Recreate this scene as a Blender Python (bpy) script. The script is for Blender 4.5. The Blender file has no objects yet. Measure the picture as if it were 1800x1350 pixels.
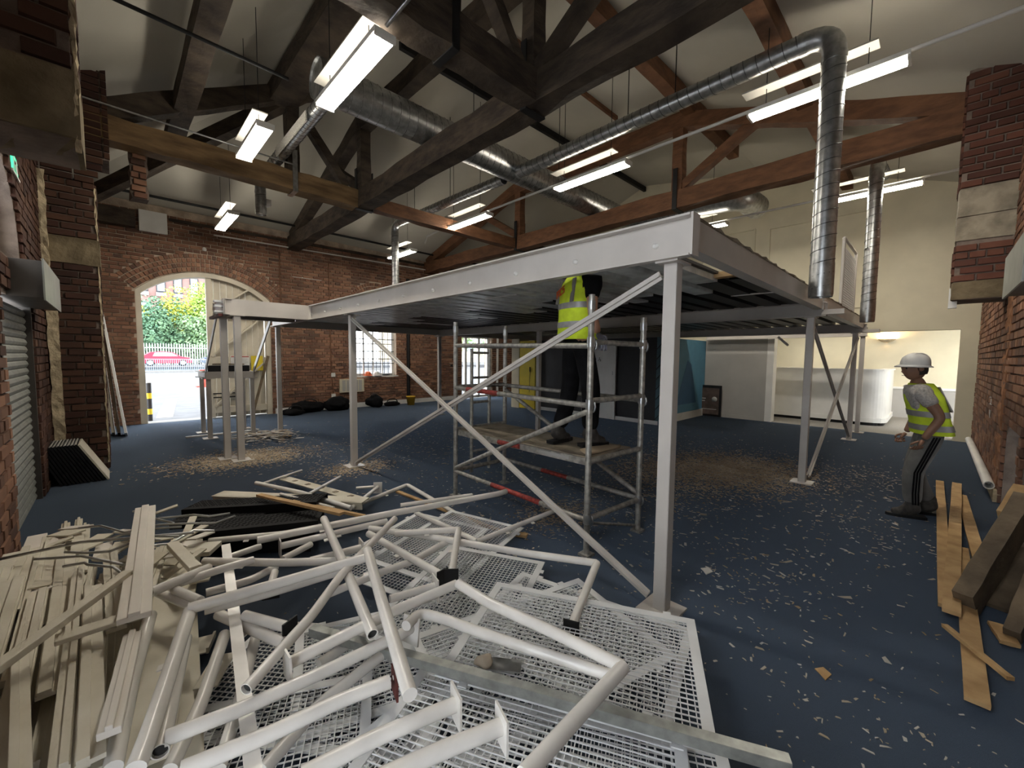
import bpy, bmesh, math, random
from mathutils import Vector, Matrix, Euler
from mathutils.geometry import tessellate_polygon
random.seed(7)
S = bpy.context.scene
C = S.collection
PI = math.pi
V = Vector

# ------------------------------------------------------------------ camera
EYE = V((0, 0, 1.65))
yaw, pitch, roll = math.radians(45.85), math.radians(3.73), math.radians(.57)
fwd = V((math.cos(pitch)*math.cos(yaw), math.cos(pitch)*math.sin(yaw), -math.sin(pitch)))
r0 = V((math.sin(yaw), -math.cos(yaw), 0)); u0 = r0.cross(fwd)
rgt = r0*math.cos(roll)+u0*math.sin(roll); upv = u0*math.cos(roll)-r0*math.sin(roll)
cam = bpy.data.cameras.new('camera'); camo = bpy.data.objects.new('camera', cam); C.objects.link(camo)
cam.sensor_fit = 'HORIZONTAL'; cam.sensor_width = 36; cam.lens = 14.4; cam.clip_start = .05; cam.clip_end = 400
m = Matrix((rgt, upv, -fwd)).transposed().to_4x4(); m.translation = EYE
camo.matrix_world = m
S.camera = camo

# ------------------------------------------------------------------ world, exposure
w = bpy.data.worlds.new('sky'); S.world = w; w.use_nodes = True
bg = w.node_tree.nodes['Background']
bg.inputs[0].default_value = (.90, .95, 1.0, 1); bg.inputs[1].default_value = 2.4
S.view_settings.view_transform = 'Standard'; S.view_settings.look = 'None'
S.view_settings.gamma = 1; S.view_settings.use_curve_mapping = False
S.view_settings.exposure = 1.9
LAMP = 20.0          # strength of the strip lamp diffusers

# ------------------------------------------------------------------ mesh helpers
ORG = {}
class MB:
    def __init__(s): s.v = []; s.f = []; s.sm = []
    def add(s, vs, fs, smooth=False):
        b = len(s.v); s.v += [V(p) for p in vs]
        s.f += [tuple(i+b for i in f) for f in fs]; s.sm += [smooth]*len(fs); return s
    def box(s, c, d, R=None):
        c = V(c); x, y, z = d[0]/2, d[1]/2, d[2]/2
        P = [V(p) for p in ((-x,-y,-z),(x,-y,-z),(x,y,-z),(-x,y,-z),(-x,-y,z),(x,-y,z),(x,y,z),(-x,y,z))]
        if R is not None: P = [R @ p for p in P]
        return s.add([c+p for p in P], [(0,3,2,1),(4,5,6,7),(0,1,5,4),(1,2,6,5),(2,3,7,6),(3,0,4,7)])
    def b2(s, a, b):
        return s.box([(a[i]+b[i])/2 for i in range(3)], [abs(b[i]-a[i]) for i in range(3)])
    def bar(s, p, q, w, h, up=(0,0,1)):
        p, q = V(p), V(q); d = q-p; L = d.length; d.normalize(); up = V(up)
        sd = d.cross(up)
        if sd.length < 1e-4: sd = d.cross(V((1,0,0)))
        sd.normalize(); u = sd.cross(d)
        R = Matrix((d, sd, u)).transposed()
        return s.box((p+q)/2, (L, w, h), R)
    def rbar(s, p, q, w, h, up=(0,0,1), n=10, amp=.012, seed=1):
        # a hewn timber: bar with uneven arrises
        rn = random.Random(seed); p, q = V(p), V(q); d = q-p; L = d.length; d.normalize()
        sd = d.cross(V(up)); sd.normalize(); u = sd.cross(d); vs = []; fs = []
        for i in range(n+1):
            c = p+d*(L*i/n)
            for a, b in ((-1,-1),(0,-1),(1,-1),(1,1),(0,1),(-1,1)):
                vs.append(c+sd*(a*w/2+rn.uniform(-amp,amp))+u*(b*h/2+rn.uniform(-amp,amp)))
        for i in range(n):
            for k in range(6):
                fs.append((i*6+k, i*6+(k+1)%6, i*6+6+(k+1)%6, i*6+6+k))
        fs.append(tuple(range(5,-1,-1))); fs.append(tuple(n*6+k for k in range(6)))
        return s.add(vs, fs)
    def tube(s, pts, r, n=10, hollow=0, cap=True):
        pts = [V(p) for p in pts]; rs = r if isinstance(r, (list, tuple)) else [r]*len(pts)
        vs = []; fs = []; ref = None; N = len(pts)
        for i, p in enumerate(pts):
            t = (pts[min(i+1,N-1)]-pts[max(i-1,0)]).normalized()
            if ref is None: ref = t.orthogonal().normalized()
            a = (ref-t*ref.dot(t)); a.normalize(); b = t.cross(a); ref = a
            for k in range(n):
                th = 2*PI*k/n; vs.append(p+(a*math.cos(th)+b*math.sin(th))*rs[i])
        for i in range(N-1):
            for k in range(n): fs.append((i*n+k, i*n+(k+1)%n, (i+1)*n+(k+1)%n, (i+1)*n+k))
        s.add(vs, fs, True)
        if hollow:      # open mouths: rim ring and an inner wall going inwards
            for e, (i, j) in enumerate(((0,1),(N-1,N-2))):
                d = (pts[j]-pts[i]).normalized(); c = pts[i]
                o = [vs[i*n+k] for k in range(n)]
                inn = [c+(q-c)*hollow for q in o]; dp = [q+d*min(.25, (pts[j]-pts[i]).length*.9) for q in inn]
                F = []
                for k in range(n):
                    k2 = (k+1)%n
                    F += [(k,k2,n+k2,n+k),(n+k,n+k2,2*n+k2,2*n+k)]
                F.append(tuple(2*n+k for k in range(n)))
                s.add(o+inn+dp, F)
        elif cap:
            s.add(vs[:n], [tuple(range(n-1,-1,-1))]); s.add(vs[-n:], [tuple(range(n))])
        return s
    def prism(s, poly, O, X, Y, t):
        # flat polygon poly (2D) in the frame O,X,Y pushed along X x Y by t
        O, X, Y = V(O), V(X), V(Y); Z = X.cross(Y).normalized(); n = len(poly)
        a = [O+X*p[0]+Y*p[1] for p in poly]; b = [q+Z*t for q in a]
        return s.add(a+b, [tuple(range(n-1,-1,-1)), tuple(range(n,2*n))]+[(i,(i+1)%n,n+(i+1)%n,n+i) for i in range(n)])
    def lathe(s, prof, c, n=16, axis=(0,0,1)):
        c = V(c); ax = V(axis).normalized(); a = ax.orthogonal().normalized(); b = ax.cross(a); vs = []; fs = []
        for r, z in prof:
            for k in range(n):
                th = 2*PI*k/n; vs.append(c+ax*z+(a*math.cos(th)+b*math.sin(th))*r)
        for i in range(len(prof)-1):
            for k in range(n): fs.append((i*n+k, i*n+(k+1)%n, (i+1)*n+(k+1)%n, (i+1)*n+k))
        return s.add(vs, fs, True)
    def build(s, name, mat, parent=None, bevel=0, kind=None):
        me = bpy.data.meshes.new(name); o = V((0,0,0))
        if parent is not None: o = ORG.get(parent.name, o)
        me.from_pydata([tuple(p-o) for p in s.v], [], s.f); me.polygons.foreach_set('use_smooth', s.sm); me.update()
        if mat is not None: me.materials.append(mat)
        ob = bpy.data.objects.new(name, me); C.objects.link(ob)
        if parent is not None: ob.parent = parent
        ORG[ob.name] = o
        if bevel:
            b = ob.modifiers.new('bevel', 'BEVEL'); b.width = bevel; b.segments = 2; b.limit_method = 'ANGLE'
        if kind: ob['kind'] = kind
        return ob
def tag(o, label, cat=None, group=None, kind=None):
    o['label'] = label
    if cat: o['category'] = cat
    if group: o['group'] = group
    if kind: o['kind'] = kind
    return o
def thing(name, label, cat, loc=(0,0,0), group=None, kind=None):
    o = bpy.data.objects.new(name, None); o.empty_display_size = .1; C.objects.link(o); o.location = loc
    ORG[o.name] = V(loc); return tag(o, label, cat, group, kind)
def copy_thing(root, loc, rotz=0, label=None, scale=None):
    r = root.copy(); C.objects.link(r); r.location = loc; r.rotation_euler = (0,0,rotz)
    if scale: r.scale = scale
    if label: r['label'] = label
    def kids(a, b):
        for ch in list(a.children):
            c = ch.copy(); C.objects.link(c); c.parent = b; kids(ch, c)
    kids(root, r); return r
def fillet(pts, r, n=5):
    pts = [V(p) for p in pts]; out = [pts[0]]
    for i in range(1, len(pts)-1):
        a, b, c = pts[i-1], pts[i], pts[i+1]
        d = min(r, (a-b).length*.45, (c-b).length*.45)
        p, q = b+(a-b).normalized()*d, b+(c-b).normalized()*d
        for k in range(n+1):
            t = k/n; out.append(p*(1-t)**2+b*2*t*(1-t)+q*t*t)
    out.append(pts[-1]); return out

# ------------------------------------------------------------------ materials
def M(name, col, rough=.6, metal=0, var=.15, scale=6, bump=0, bscale=40, spec=.5, col2=None, stretch=(1,1,1), emit=0, detail=4):
    mt = bpy.data.materials.new(name); mt.use_nodes = True; nt = mt.node_tree; N = nt.nodes; L = nt.links
    b = N['Principled BSDF']; b.inputs['Roughness'].default_value = rough; b.inputs['Metallic'].default_value = metal
    b.inputs['Specular IOR Level'].default_value = spec
    tc = N.new('ShaderNodeTexCoord'); mp = N.new('ShaderNodeMapping'); mp.inputs['Scale'].default_value = stretch
    L.new(tc.outputs['Object'], mp.inputs[0])
    if emit:
        b.inputs['Emission Color'].default_value = (*col, 1); b.inputs['Emission Strength'].default_value = emit
    if var or col2:
        nz = N.new('ShaderNodeTexNoise'); nz.inputs['Scale'].default_value = scale; nz.inputs['Detail'].default_value = detail
        L.new(mp.outputs[0], nz.inputs['Vector'])
        rp = N.new('ShaderNodeValToRGB'); c2 = col2 or tuple(min(1,c*(1+var)) for c in col); c1 = col if col2 else tuple(c*(1-var) for c in col)
        rp.color_ramp.elements[0].color = (*c1,1); rp.color_ramp.elements[1].color = (*c2,1)
        rp.color_ramp.elements[0].position = .35; rp.color_ramp.elements[1].position = .65
        L.new(nz.outputs[0], rp.inputs[0]); L.new(rp.outputs[0], b.inputs['Base Color'])
    else: b.inputs['Base Color'].default_value = (*col,1)
    if bump:
        n2 = N.new('ShaderNodeTexNoise'); n2.inputs['Scale'].default_value = bscale; n2.inputs['Detail'].default_value = 6
        L.new(mp.outputs[0], n2.inputs['Vector'])
        bp = N.new('ShaderNodeBump'); bp.inputs['Strength'].default_value = bump; bp.inputs['Distance'].default_value = .02
        L.new(n2.outputs[0], bp.inputs['Height']); L.new(bp.outputs[0], b.inputs['Normal'])
    return mt
def pieces(name, cols, rough=.85, bump=.5, bscale=45):
    # colour picked per piece (object or mesh island) from a short palette, plus wear
    mt = M(name, cols[0], rough, var=0, bump=bump, bscale=bscale, spec=.25); nt = mt.node_tree; N = nt.nodes; L = nt.links; b = N['Principled BSDF']
    oi = N.new('ShaderNodeObjectInfo'); ge = N.new('ShaderNodeNewGeometry')
    ad = N.new('ShaderNodeMath'); ad.operation = 'ADD'; L.new(oi.outputs['Random'], ad.inputs[0]); L.new(ge.outputs['Random Per Island'], ad.inputs[1])
    fr = N.new('ShaderNodeMath'); fr.operation = 'FRACT'; L.new(ad.outputs[0], fr.inputs[0])
    rp = N.new('ShaderNodeValToRGB'); rp.color_ramp.interpolation = 'LINEAR'
    el = rp.color_ramp.elements
    while len(el) < len(cols): el.new(.5)
    for i, c in enumerate(cols): el[i].position = i/(len(cols)-1); el[i].color = (*c,1)
    L.new(fr.outputs[0], rp.inputs[0])
    nz = N.new('ShaderNodeTexNoise'); nz.inputs['Scale'].default_value = 2.2; nz.inputs['Detail'].default_value = 6
    L.new(ge.outputs['Position'], nz.inputs['Vector'])
    mx = N.new('ShaderNodeMix'); mx.data_type = 'RGBA'; mx.blend_type = 'MULTIPLY'; mx.inputs[0].default_value = .55
    L.new(rp.outputs[0], mx.inputs[6]); r2 = N.new('ShaderNodeValToRGB'); r2.color_ramp.elements[0].position = .3; r2.color_ramp.elements[1].position = .68
    r2.color_ramp.elements[0].color = (.35,.33,.32,1); L.new(nz.outputs[0], r2.inputs[0]); L.new(r2.outputs[0], mx.inputs[7])
    L.new(mx.outputs[2], b.inputs['Base Color']); return mt

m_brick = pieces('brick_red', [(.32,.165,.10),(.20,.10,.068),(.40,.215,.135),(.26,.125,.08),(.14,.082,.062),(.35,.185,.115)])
m_brickdark = pieces('brick_dark', [(.085,.04,.028),(.055,.028,.022),(.11,.055,.035),(.07,.032,.025),(.13,.065,.04)])  # darker palette than the red brick
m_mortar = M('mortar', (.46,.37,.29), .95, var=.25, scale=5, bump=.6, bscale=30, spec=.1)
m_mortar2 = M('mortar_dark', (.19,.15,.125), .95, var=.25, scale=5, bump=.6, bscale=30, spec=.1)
m_stone = M('sandstone', (.17,.135,.085), .95, var=.3, scale=4, bump=.7, bscale=14, spec=.1)
m_stone2 = M('worn_stone', (.27,.235,.18), .95, var=.3, scale=5, bump=.7, bscale=14, spec=.1)
m_plaster = M('ragged_plaster', (.45,.37,.25), .95, var=.3, scale=9, bump=.8, bscale=25, spec=.1)
m_carpet = M('blue_carpet', (.027,.032,.041), .97, var=0, bump=.5, bscale=400, spec=.08, col2=(.040,.047,.060), scale=.9, detail=8)
_b = m_carpet.node_tree.nodes['Principled BSDF']; _b.inputs['Sheen Weight'].default_value = .45; _b.inputs['Sheen Roughness'].default_value = .4; _b.inputs['Sheen Tint'].default_value = (.50,.70,1,1)
m_cream = M('cream_wall', (.62,.57,.43), .7, var=.05, scale=2, spec=.25)
m_ceil = M('ceiling_plaster', (.50,.475,.41), .85, var=.05, scale=1.2, bump=.1, bscale=3, spec=.2)
m_white = M('white_paint', (.74,.73,.70), .5, var=.05, scale=3)
m_greywall = M('grey_wall', (.40,.385,.36), .7, var=.05, scale=2)
m_timber = M('old_timber', (.030,.022,.017), .8, var=0, col2=(.078,.058,.041), scale=3, bump=.7, bscale=12, spec=.3, stretch=(1,1,3), detail=8)
m_timber2 = M('red_timber', (.11,.05,.026), .7, var=0, col2=(.19,.09,.045), scale=4, bump=.4, bscale=14, spec=.3, stretch=(1,1,3), detail=8)
m_timberlit = M('lamplit_timber', (.115,.07,.033), .75, var=0, col2=(.26,.165,.08), scale=3, bump=.6, bscale=12, spec=.3, stretch=(.6,.6,3), detail=8)  # old timber with warm lamplight put into its colour
m_iron = M('black_iron', (.012,.012,.013), .55, .4, var=.2)
m_galv = M('galvanised', (.46,.47,.47), .34, .95, var=.22, scale=14, bump=.04, bscale=50)
m_galvd = M('galvanised_deck', (.80,.83,.82), .4, .25, var=.18, scale=5)
m_blackdeck = M('black_deck', (.010,.010,.011), .45, .2, var=.2)
m_steel = M('painted_steel', (.53,.495,.46), .42, .0, var=.06, scale=3)
m_tubew = M('tube_paint', (.74,.71,.665), .25, 0, var=.08, scale=5)
m_meshw = M('mesh_paint', (.74,.75,.76), .4, 0, var=.05, scale=6)
m_holeshade = M('hole_shade', (.02,.02,.02), .8, 0, var=0)  # dark colour stands for the shade inside holes
m_maroon = M('maroon_primer', (.10,.022,.018), .6, 0, var=.25, scale=18)
m_plank = M('cream_board', (.55,.50,.39), .55, 0, var=0, col2=(.68,.635,.53), scale=3.0, bump=.12, bscale=20, stretch=(1,1,1))
m_planklight = M('pale_board', (.72,.67,.60), .45, 0, var=.06, scale=3)
m_wood = M('raw_wood', (.40,.24,.10), .75, 0, var=0, col2=(.58,.38,.18), scale=6, bump=.3, bscale=25, stretch=(1,1,1), detail=8)
m_wooddark = M('aged_wood', (.10,.072,.045), .8, 0, var=0, col2=(.20,.145,.09), scale=5, bump=.5, bscale=20, detail=8)
m_alu = M('scaffold_alloy', (.40,.385,.35), .45, .55, var=.3, scale=22, bump=.15, bscale=40)
m_red = M('red_paint', (.34,.05,.04), .55, .2, var=.4, scale=30)
m_ply = M('dusty_plywood', (.27,.225,.165), .85, 0, var=.3, scale=7, bump=.3, bscale=30)
m_black = M('black_cloth', (.008,.008,.009), .95, 0, var=.3, scale=8, bump=.5, bscale=18, spec=.12)
m_hivis = M('hi_vis_yellow', (.62,.78,.03), .75, 0, var=.12, scale=9, bump=.5, bscale=14)
m_hivis.node_tree.nodes['Principled BSDF'].inputs['Roughness'].default_value = .8
m_band = M('reflective_band', (.33,.32,.31), .45, .3, var=.1, scale=20)
m_skin = M('skin', (.50,.27,.18), .55, 0, var=.08, scale=8)
m_skin2 = M('skin_tanned', (.26,.135,.085), .55, 0, var=.1, scale=8)
m_hair = M('dark_hair', (.02,.014,.01), .8, 0, var=.3, scale=40)
m_helmet = M('white_helmet', (.62,.61,.59), .35, 0, var=.05)
m_greycloth = M('grey_trousers', (.15,.145,.135), .9, 0, var=.18, scale=7, bump=.5, bscale=16)
m_tee = M('speckled_tee', (.42,.39,.36), .9, 0, var=.25, scale=60, bump=.3, bscale=20)
m_boot = M('dusty_boot', (.05,.045,.04), .8, 0, var=.4, scale=20)
m_glove = M('grey_glove', (.14,.14,.17), .8, 0, var=.2, scale=20)
m_yellow = M('yellow_wall_paint', (.72,.56,.03), .6, 0, var=.05)
m_navy = M('charcoal_paint', (.022,.022,.026), .6, 0, var=.1)
m_blue = M('sky_blue_paint', (.09,.25,.37), .6, 0, var=.05)
m_blue2 = M('deep_blue_paint', (.035,.13,.26), .6, 0, var=.05)
m_teal = M('teal_stripe', (.09,.18,.22), .6, 0, var=.05)
m_door = M('cream_timber_door', (.60,.545,.44), .6, 0, var=.08, scale=3)
m_shutter = M('shutter_slat', (.20,.205,.185), .5, .3, var=.15, scale=9)
m_box = M('shutter_housing', (.075,.067,.06), .5, .3, var=.15, scale=5)
m_boxend = M('housing_plate', (.28,.29,.265), .45, .3, var=.1)
m_grey = M('grey_carpet', (.27,.255,.235), .95, 0, var=.1, scale=30)
m_asphalt = M('asphalt', (.085,.088,.095), .9, 0, var=.15, scale=2.5, bump=.2, bscale=80)
m_paint = M('road_paint', (.17,.17,.165), .8, 0, var=.1)
m_lamp = M('lamp_diffuser', (1.0,.93,.80), .5, 0, var=0, emit=LAMP)
m_uplight = M('lamp_uplight', (1.0,.93,.80), .5, 0, var=0, emit=LAMP*.30)
m_reflector = M('lamp_reflector', (.36,.345,.31), .5, 0, var=.04)
m_seam = M('duct_seam', (.10,.10,.10), .5, .6, var=0)
m_lampbody = M('lamp_body', (.70,.68,.63), .4, 0, var=.03)
m_glass = bpy.data.materials.new('clear_glass'); m_glass.use_nodes = True
_n = m_glass.node_tree; _g = _n.nodes.new('ShaderNodeBsdfGlossy'); _t = _n.nodes.new('ShaderNodeBsdfTransparent'); _x = _n.nodes.new('ShaderNodeMixShader')
_g.inputs['Roughness'].default_value = .02; _x.inputs[0].default_value = .08
_n.links.new(_t.outputs[0], _x.inputs[1]); _n.links.new(_g.outputs[0], _x.inputs[2]); _n.links.new(_x.outputs[0], _n.nodes['Material Output'].inputs[0])
m_chip = pieces('plaster_chip', [(.62,.60,.56),(.45,.38,.28),(.70,.69,.66),(.40,.29,.17),(.58,.52,.42)], .9, 0)
m_saw = pieces('sawdust', [(.42,.32,.21),(.55,.45,.33),(.30,.22,.15),(.60,.53,.43)], .95, 0)
# ------------------------------------------------------------------ shell of the hall   (X away to the right, Y away to the left, metres)
XN, XF, YR, YL = -.65, 12.5, -.62, 12.85      # near, far, right and left wall faces
def seen(p):
    d = V(p)-EYE; k = d.dot(fwd)
    if k < .1: return 0
    u, v = 900+720*d.dot(rgt)/k, 675-720*d.dot(upv)/k
    return 1/d.length_squared if -40 < u < 1840 and -40 < v < 1390 else 0
m_brickrust = pieces('brick_rust', [(.17,.07,.05),(.11,.05,.038),(.21,.09,.06),(.14,.055,.042)])
def unit_brick():
    me = bpy.data.meshes.new('brick'); a, b = .5, .47
    v = [(-a,-.5,-a),(a,-.5,-a),(a,-.5,a),(-a,-.5,a),(-b,.5,-b*.93),(b,.5,-b*.93),(b,.5,b*.93),(-b,.5,b*.93)]
    me.from_pydata(v, [], [(0,1,2,3),(7,6,5,4),(0,4,5,1),(1,5,6,2),(2,6,7,3),(3,7,4,0)]); return me
BR = {}
def emit_bricks(lst, parent, mat, n, name='brick', depth=.035):
    """lst: (centre, along, up, normal, length, height). The n that show largest are objects, the rest one joined part."""
    key = (mat.name, name)
    if key not in BR:
        BR[key] = unit_brick(); BR[key].name = name; BR[key].materials.append(mat)
    o = ORG[parent.name]
    sc = sorted(lst, key=lambda b: -seen(b[0])*b[4]*b[5])
    rest = MB()
    for i, (c, ax, up, nm, l, h) in enumerate(sc):
        k = seen(c)
        if k == 0: continue
        c = V(c)+V(nm)*random.uniform(-.006,.004)
        R = Matrix((ax, nm, up)).transposed()
        if i < n:
            ob = bpy.data.objects.new(name, BR[key]); C.objects.link(ob); ob.parent = parent
            ob.matrix_local = Matrix.Translation(c-o) @ R.to_4x4() @ Matrix.Diagonal((l, depth, h, 1))
        else:
            a, b = l/2, h/2; q = .94
            P = [R @ V(p) for p in ((-a,-depth/2,-b),(a,-depth/2,-b),(a,-depth/2,b),(-a,-depth/2,b),(-a*.97,depth/2,-b*q),(a*.97,depth/2,-b*q),(a*.97,depth/2,b*q),(-a*.97,depth/2,b*q))]
            rest.add([c+p for p in P], [(7,6,5,4),(0,4,5,1),(1,5,6,2),(2,6,7,3),(3,7,4,0)])
    if rest.v: rest.build('brickwork', mat, parent, kind='stuff')
def lay(O, ax, nm, u0, u1, z0, z1, blocked=lambda z: [], pitch=.088, L=.285, joint=.014, pj=.012):
    O, ax, nm = V(O), V(ax), V(nm); out = []; k = 0; z = z0
    while z+pitch*.6 < z1:
        zc = z+pitch/2; segs = [(u0, u1)]
        for a, b in blocked(zc):
            ns = []
            for p, q in segs:
                if b <= p or a >= q: ns.append((p, q)); continue
                if a > p: ns.append((p, a))
                if b < q: ns.append((b, q))
            segs = ns
        header = (k % 4 == 3); bl = L*.5 if header else L
        for p, q in segs:
            x = math.floor(p/bl)*bl + (bl/2 if k % 2 else 0)
            if x > p: x -= bl
            while x < q:
                a, b = max(x, p), min(x+bl, q)
                if b-a > .05:
                    ln = b-a-joint; out.append((O+ax*((a+b)/2)+V((0,0,zc))+nm*pj, ax, V((0,0,1)), nm, ln, pitch-joint))
                x += bl
        z += pitch; k += 1
    return out
def arch_pts(cx, zc, R, a0, a1, n=18):
    return [(cx+R*math.sin(a0+(a1-a0)*i/n), zc+R*math.cos(a0+(a1-a0)*i/n)) for i in range(n+1)]
def slab(name, loops, to3, t, mat, parent=None):
    # wall with openings: front loops tessellated and pushed back by vector t
    b = MB(); t = V(t); flat = [[V((p[0], p[1], 0)) for p in lp] for lp in loops]
    allp = [p for lp in loops for p in lp]
    tri = tessellate_polygon(flat); n = len(allp); F = [V(to3(*p)) for p in allp]
    fs = [tuple(x) for x in tri]+[tuple(n+i for i in reversed(x)) for x in tri]; k = 0
    for lp in loops:
        m_ = len(lp)
        for i in range(m_): fs.append((k+i, k+(i+1)%m_, n+k+(i+1)%m_, n+k+i))
        k += m_
    b.add(F+[p+t for p in F], fs)
    return b.build(name, mat, parent)
def ring(cx, zc, R0, n, dr, a0, a1, step, to3, ax, nm):
    out = []
    for r in range(n):
        R = R0+dr*(r+.5); k = max(3, round(R*(a1-a0)/step))
        for i in range(k):
            a = a0+(a1-a0)*(i+.5)/k; p = V(to3(cx+R*math.sin(a), zc+R*math.cos(a)))+V(nm)*.014
            tz = V((0,0,1)); rad = V(ax)*math.sin(a)+tz*math.cos(a); tan = V(ax)*math.cos(a)-tz*math.sin(a)
            out.append((p, rad, -tan if False else tan, nm, dr-.016, R*(a1-a0)/k-.016))
    return out

# floor
f = MB().b2((-.9,-.9,-.1),(XF+.02,YL+.02,0)).build('floor', m_carpet, kind='structure')

# left wall with the arched doorway, the arched window and the glazed door
A0 = math.asin(1.37/1.956); AC = (1.77, 1.734, 1.956)
WC = (6.195, 3.055, .735)
door_out = [(XN,0),(.40,0)]+arch_pts(AC[0],AC[1],AC[2],-A0,A0)+[(3.14,0),(9.74,0),(9.74,2.5),(11.25,2.5),(11.25,0),(XF,0),(XF,5.1),(XN,5.1)]
win = [(WC[0]-.735,1.0)]+arch_pts(WC[0],WC[1],WC[2],-PI/2,PI/2)+[(WC[0]+.735,1.0)]
toL = lambda x, z: (x, YL, z)
wall_left = slab('wall_left', [door_out, win], toL, (0,.42,0), m_mortar); wall_left['kind'] = 'structure'
def blkL(z):
    o = []
    if z < AC[1]+AC[2]*math.cos(A0): o.append((.40, 3.14))
    elif z < AC[1]+2.40:
        h = min(math.sqrt(max(0, 2.40**2-(z-AC[1])**2)), (z-AC[1])*math.tan(A0)); o.append((AC[0]-h, AC[0]+h))
    if 1.0 < z < WC[1]: o.append((WC[0]-.735, WC[0]+.735))
    elif WC[1] <= z < WC[1]+.97:
        h = math.sqrt(.97**2-(z-WC[1])**2); o.append((WC[0]-h, WC[0]+h))
    if z < 2.55: o.append((9.70, 11.3))
    return o
bl = lay((0,YL,0),(1,0,0),(0,-1,0),XN,XF,0,4.9,blkL)
rg = ring(*AC[:2],1.965,4,.108,-A0,A0,.095,toL,(1,0,0),(0,-1,0))+ring(*WC[:2],.745,2,.11,-PI/2,PI/2,.088,toL,(1,0,0),(0,-1,0))
emit_bricks(bl+rg, wall_left, m_brick, 300)
MB().b2((3.2,YL-.035,0),(9.68,YL,.15)).build('baseboard_left', m_white, kind='structure')

# arched door frame and the closed door leaf
t = MB(); ins = arch_pts(AC[0],AC[1],AC[2]-.005,-A0,A0,24); inn = arch_pts(AC[0],AC[1],AC[2]-.12,-A0*.985,A0*.985,24)
lo = [(.40,0)]+ins+[(3.14,0)]; li = [(.52,0)]+inn+[(3.02,0)]
n = len(lo); vs = [(x,YL+.02,z) for x,z in lo]+[(x,YL+.02,z) for x,z in li]+[(x,YL+.30,z) for x,z in lo]+[(x,YL+.30,z) for x,z in li]
t.add(vs, [q for i in range(n-1) for q in ((i,i+1,n+i+1,n+i),(n+i,n+i+1,3*n+i+1,3*n+i),(2*n+i,3*n+i,3*n+i+1,2*n+i+1))])
t.build('trim_1', m_door, kind='structure')
door = thing('door_1', 'closed cream timber leaf of the arched double door, with notices on it', 'door', (1.74,YL+.1,0), kind='structure')
for i in range(9):                                  # vertical boards
    x0, x1 = 1.76+i*.14, 1.76+i*.14+.132
    def zt(x): return AC[1]+math.sqrt((AC[2]-.12)**2-(min(x,3.02)-AC[0])**2)
    x1 = min(x1, 3.02)
    MB().prism([(x0,.02),(x1,.02),(x1,zt(x1)),(x0,zt(x0))], (0,YL+.16,0),(1,0,0),(0,0,1), -.05).build('board', m_door, door)
for z in (.12, 1.42, 2.62): MB().b2((1.76,YL+.06,z),(3.02,YL+.11,z+.17)).build('rail', m_door, door, .004)
MB().b2((1.72,YL+.05,.02),(1.84,YL+.12,zt(1.78))).build('stile', m_door, door, .004)
for a, b in (((1.8,1.6),(2.9,2.62)),((1.85,2.78),(2.75,3.45)),((1.84,.3),(2.95,1.42))):
    MB().bar((a[0],YL+.085,a[1]),(b[0],YL+.085,b[1]),.04,.13,(0,1,0)).build('brace', m_door, door)
for z in (.52, 1.38, .62): MB().b2((1.8,YL+.03,z),(2.5,YL+.058,z+.03)).build('bolt', m_iron if z < 1 else m_wooddark, door)
notice = thing('notice', 'white notice sheet with a red header pinned to the cream door leaf', 'notice', (2.36,YL+.045,1.35))
MB().b2((2.20,YL+.035,1.22),(2.62,YL+.05,1.62)).build('sheet', m_white, notice)
m_redp = M('red_print', (.45,.12,.10), .6, 0, var=0); MB().b2((2.21,YL+.03,1.58),(2.61,YL+.036,1.61)).build('header', m_redp, notice)
m_ink = M('grey_ink', (.30,.29,.28), .6, 0, var=0)
b = MB()
for i in range(7):
    b.b2((2.23,YL+.031,1.53-i*.042),(2.37-.03*(i%3),YL+.036,1.537-i*.042)); b.b2((2.42,YL+.031,1.53-i*.042),(2.58-.03*(i%2),YL+.036,1.537-i*.042))
b.build('print', m_ink, notice)
y = thing('warning_sign', 'yellow warning sign on the right edge of the cream door leaf', 'sign', (2.78,YL+.05,1.4))
MB().b2((2.66,YL+.035,1.22),(2.94,YL+.05,1.62)).build('sheet', m_yellow, y)
s = MB().b2((3.22,YL-.02,1.28),(3.38,YL,1.52)).build('safety_sign', m_white); tag(s, 'small white sign with a blue panel on the brick beside the arched door', 'sign')
MB().b2((3.235,YL-.026,1.33),(3.365,YL-.019,1.45)).build('panel', m_blue2, s)
s = MB().b2((9.16,YL-.02,1.22),(9.3,YL,1.42)).build('safety_sign', m_white); tag(s, 'small white sign with a dark panel on the brick beside the glazed door', 'sign')
MB().b2((9.175,YL-.026,1.27),(9.285,YL-.019,1.36)).build('panel', m_navy, s)
o = MB().bar((2.62,YL-.10,.0),(3.06,YL-.02,1.62),.03,.06).build('timber_prop', m_wooddark); tag(o, 'dark brown timber prop leaning against the cream door leaf', 'timber')

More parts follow.
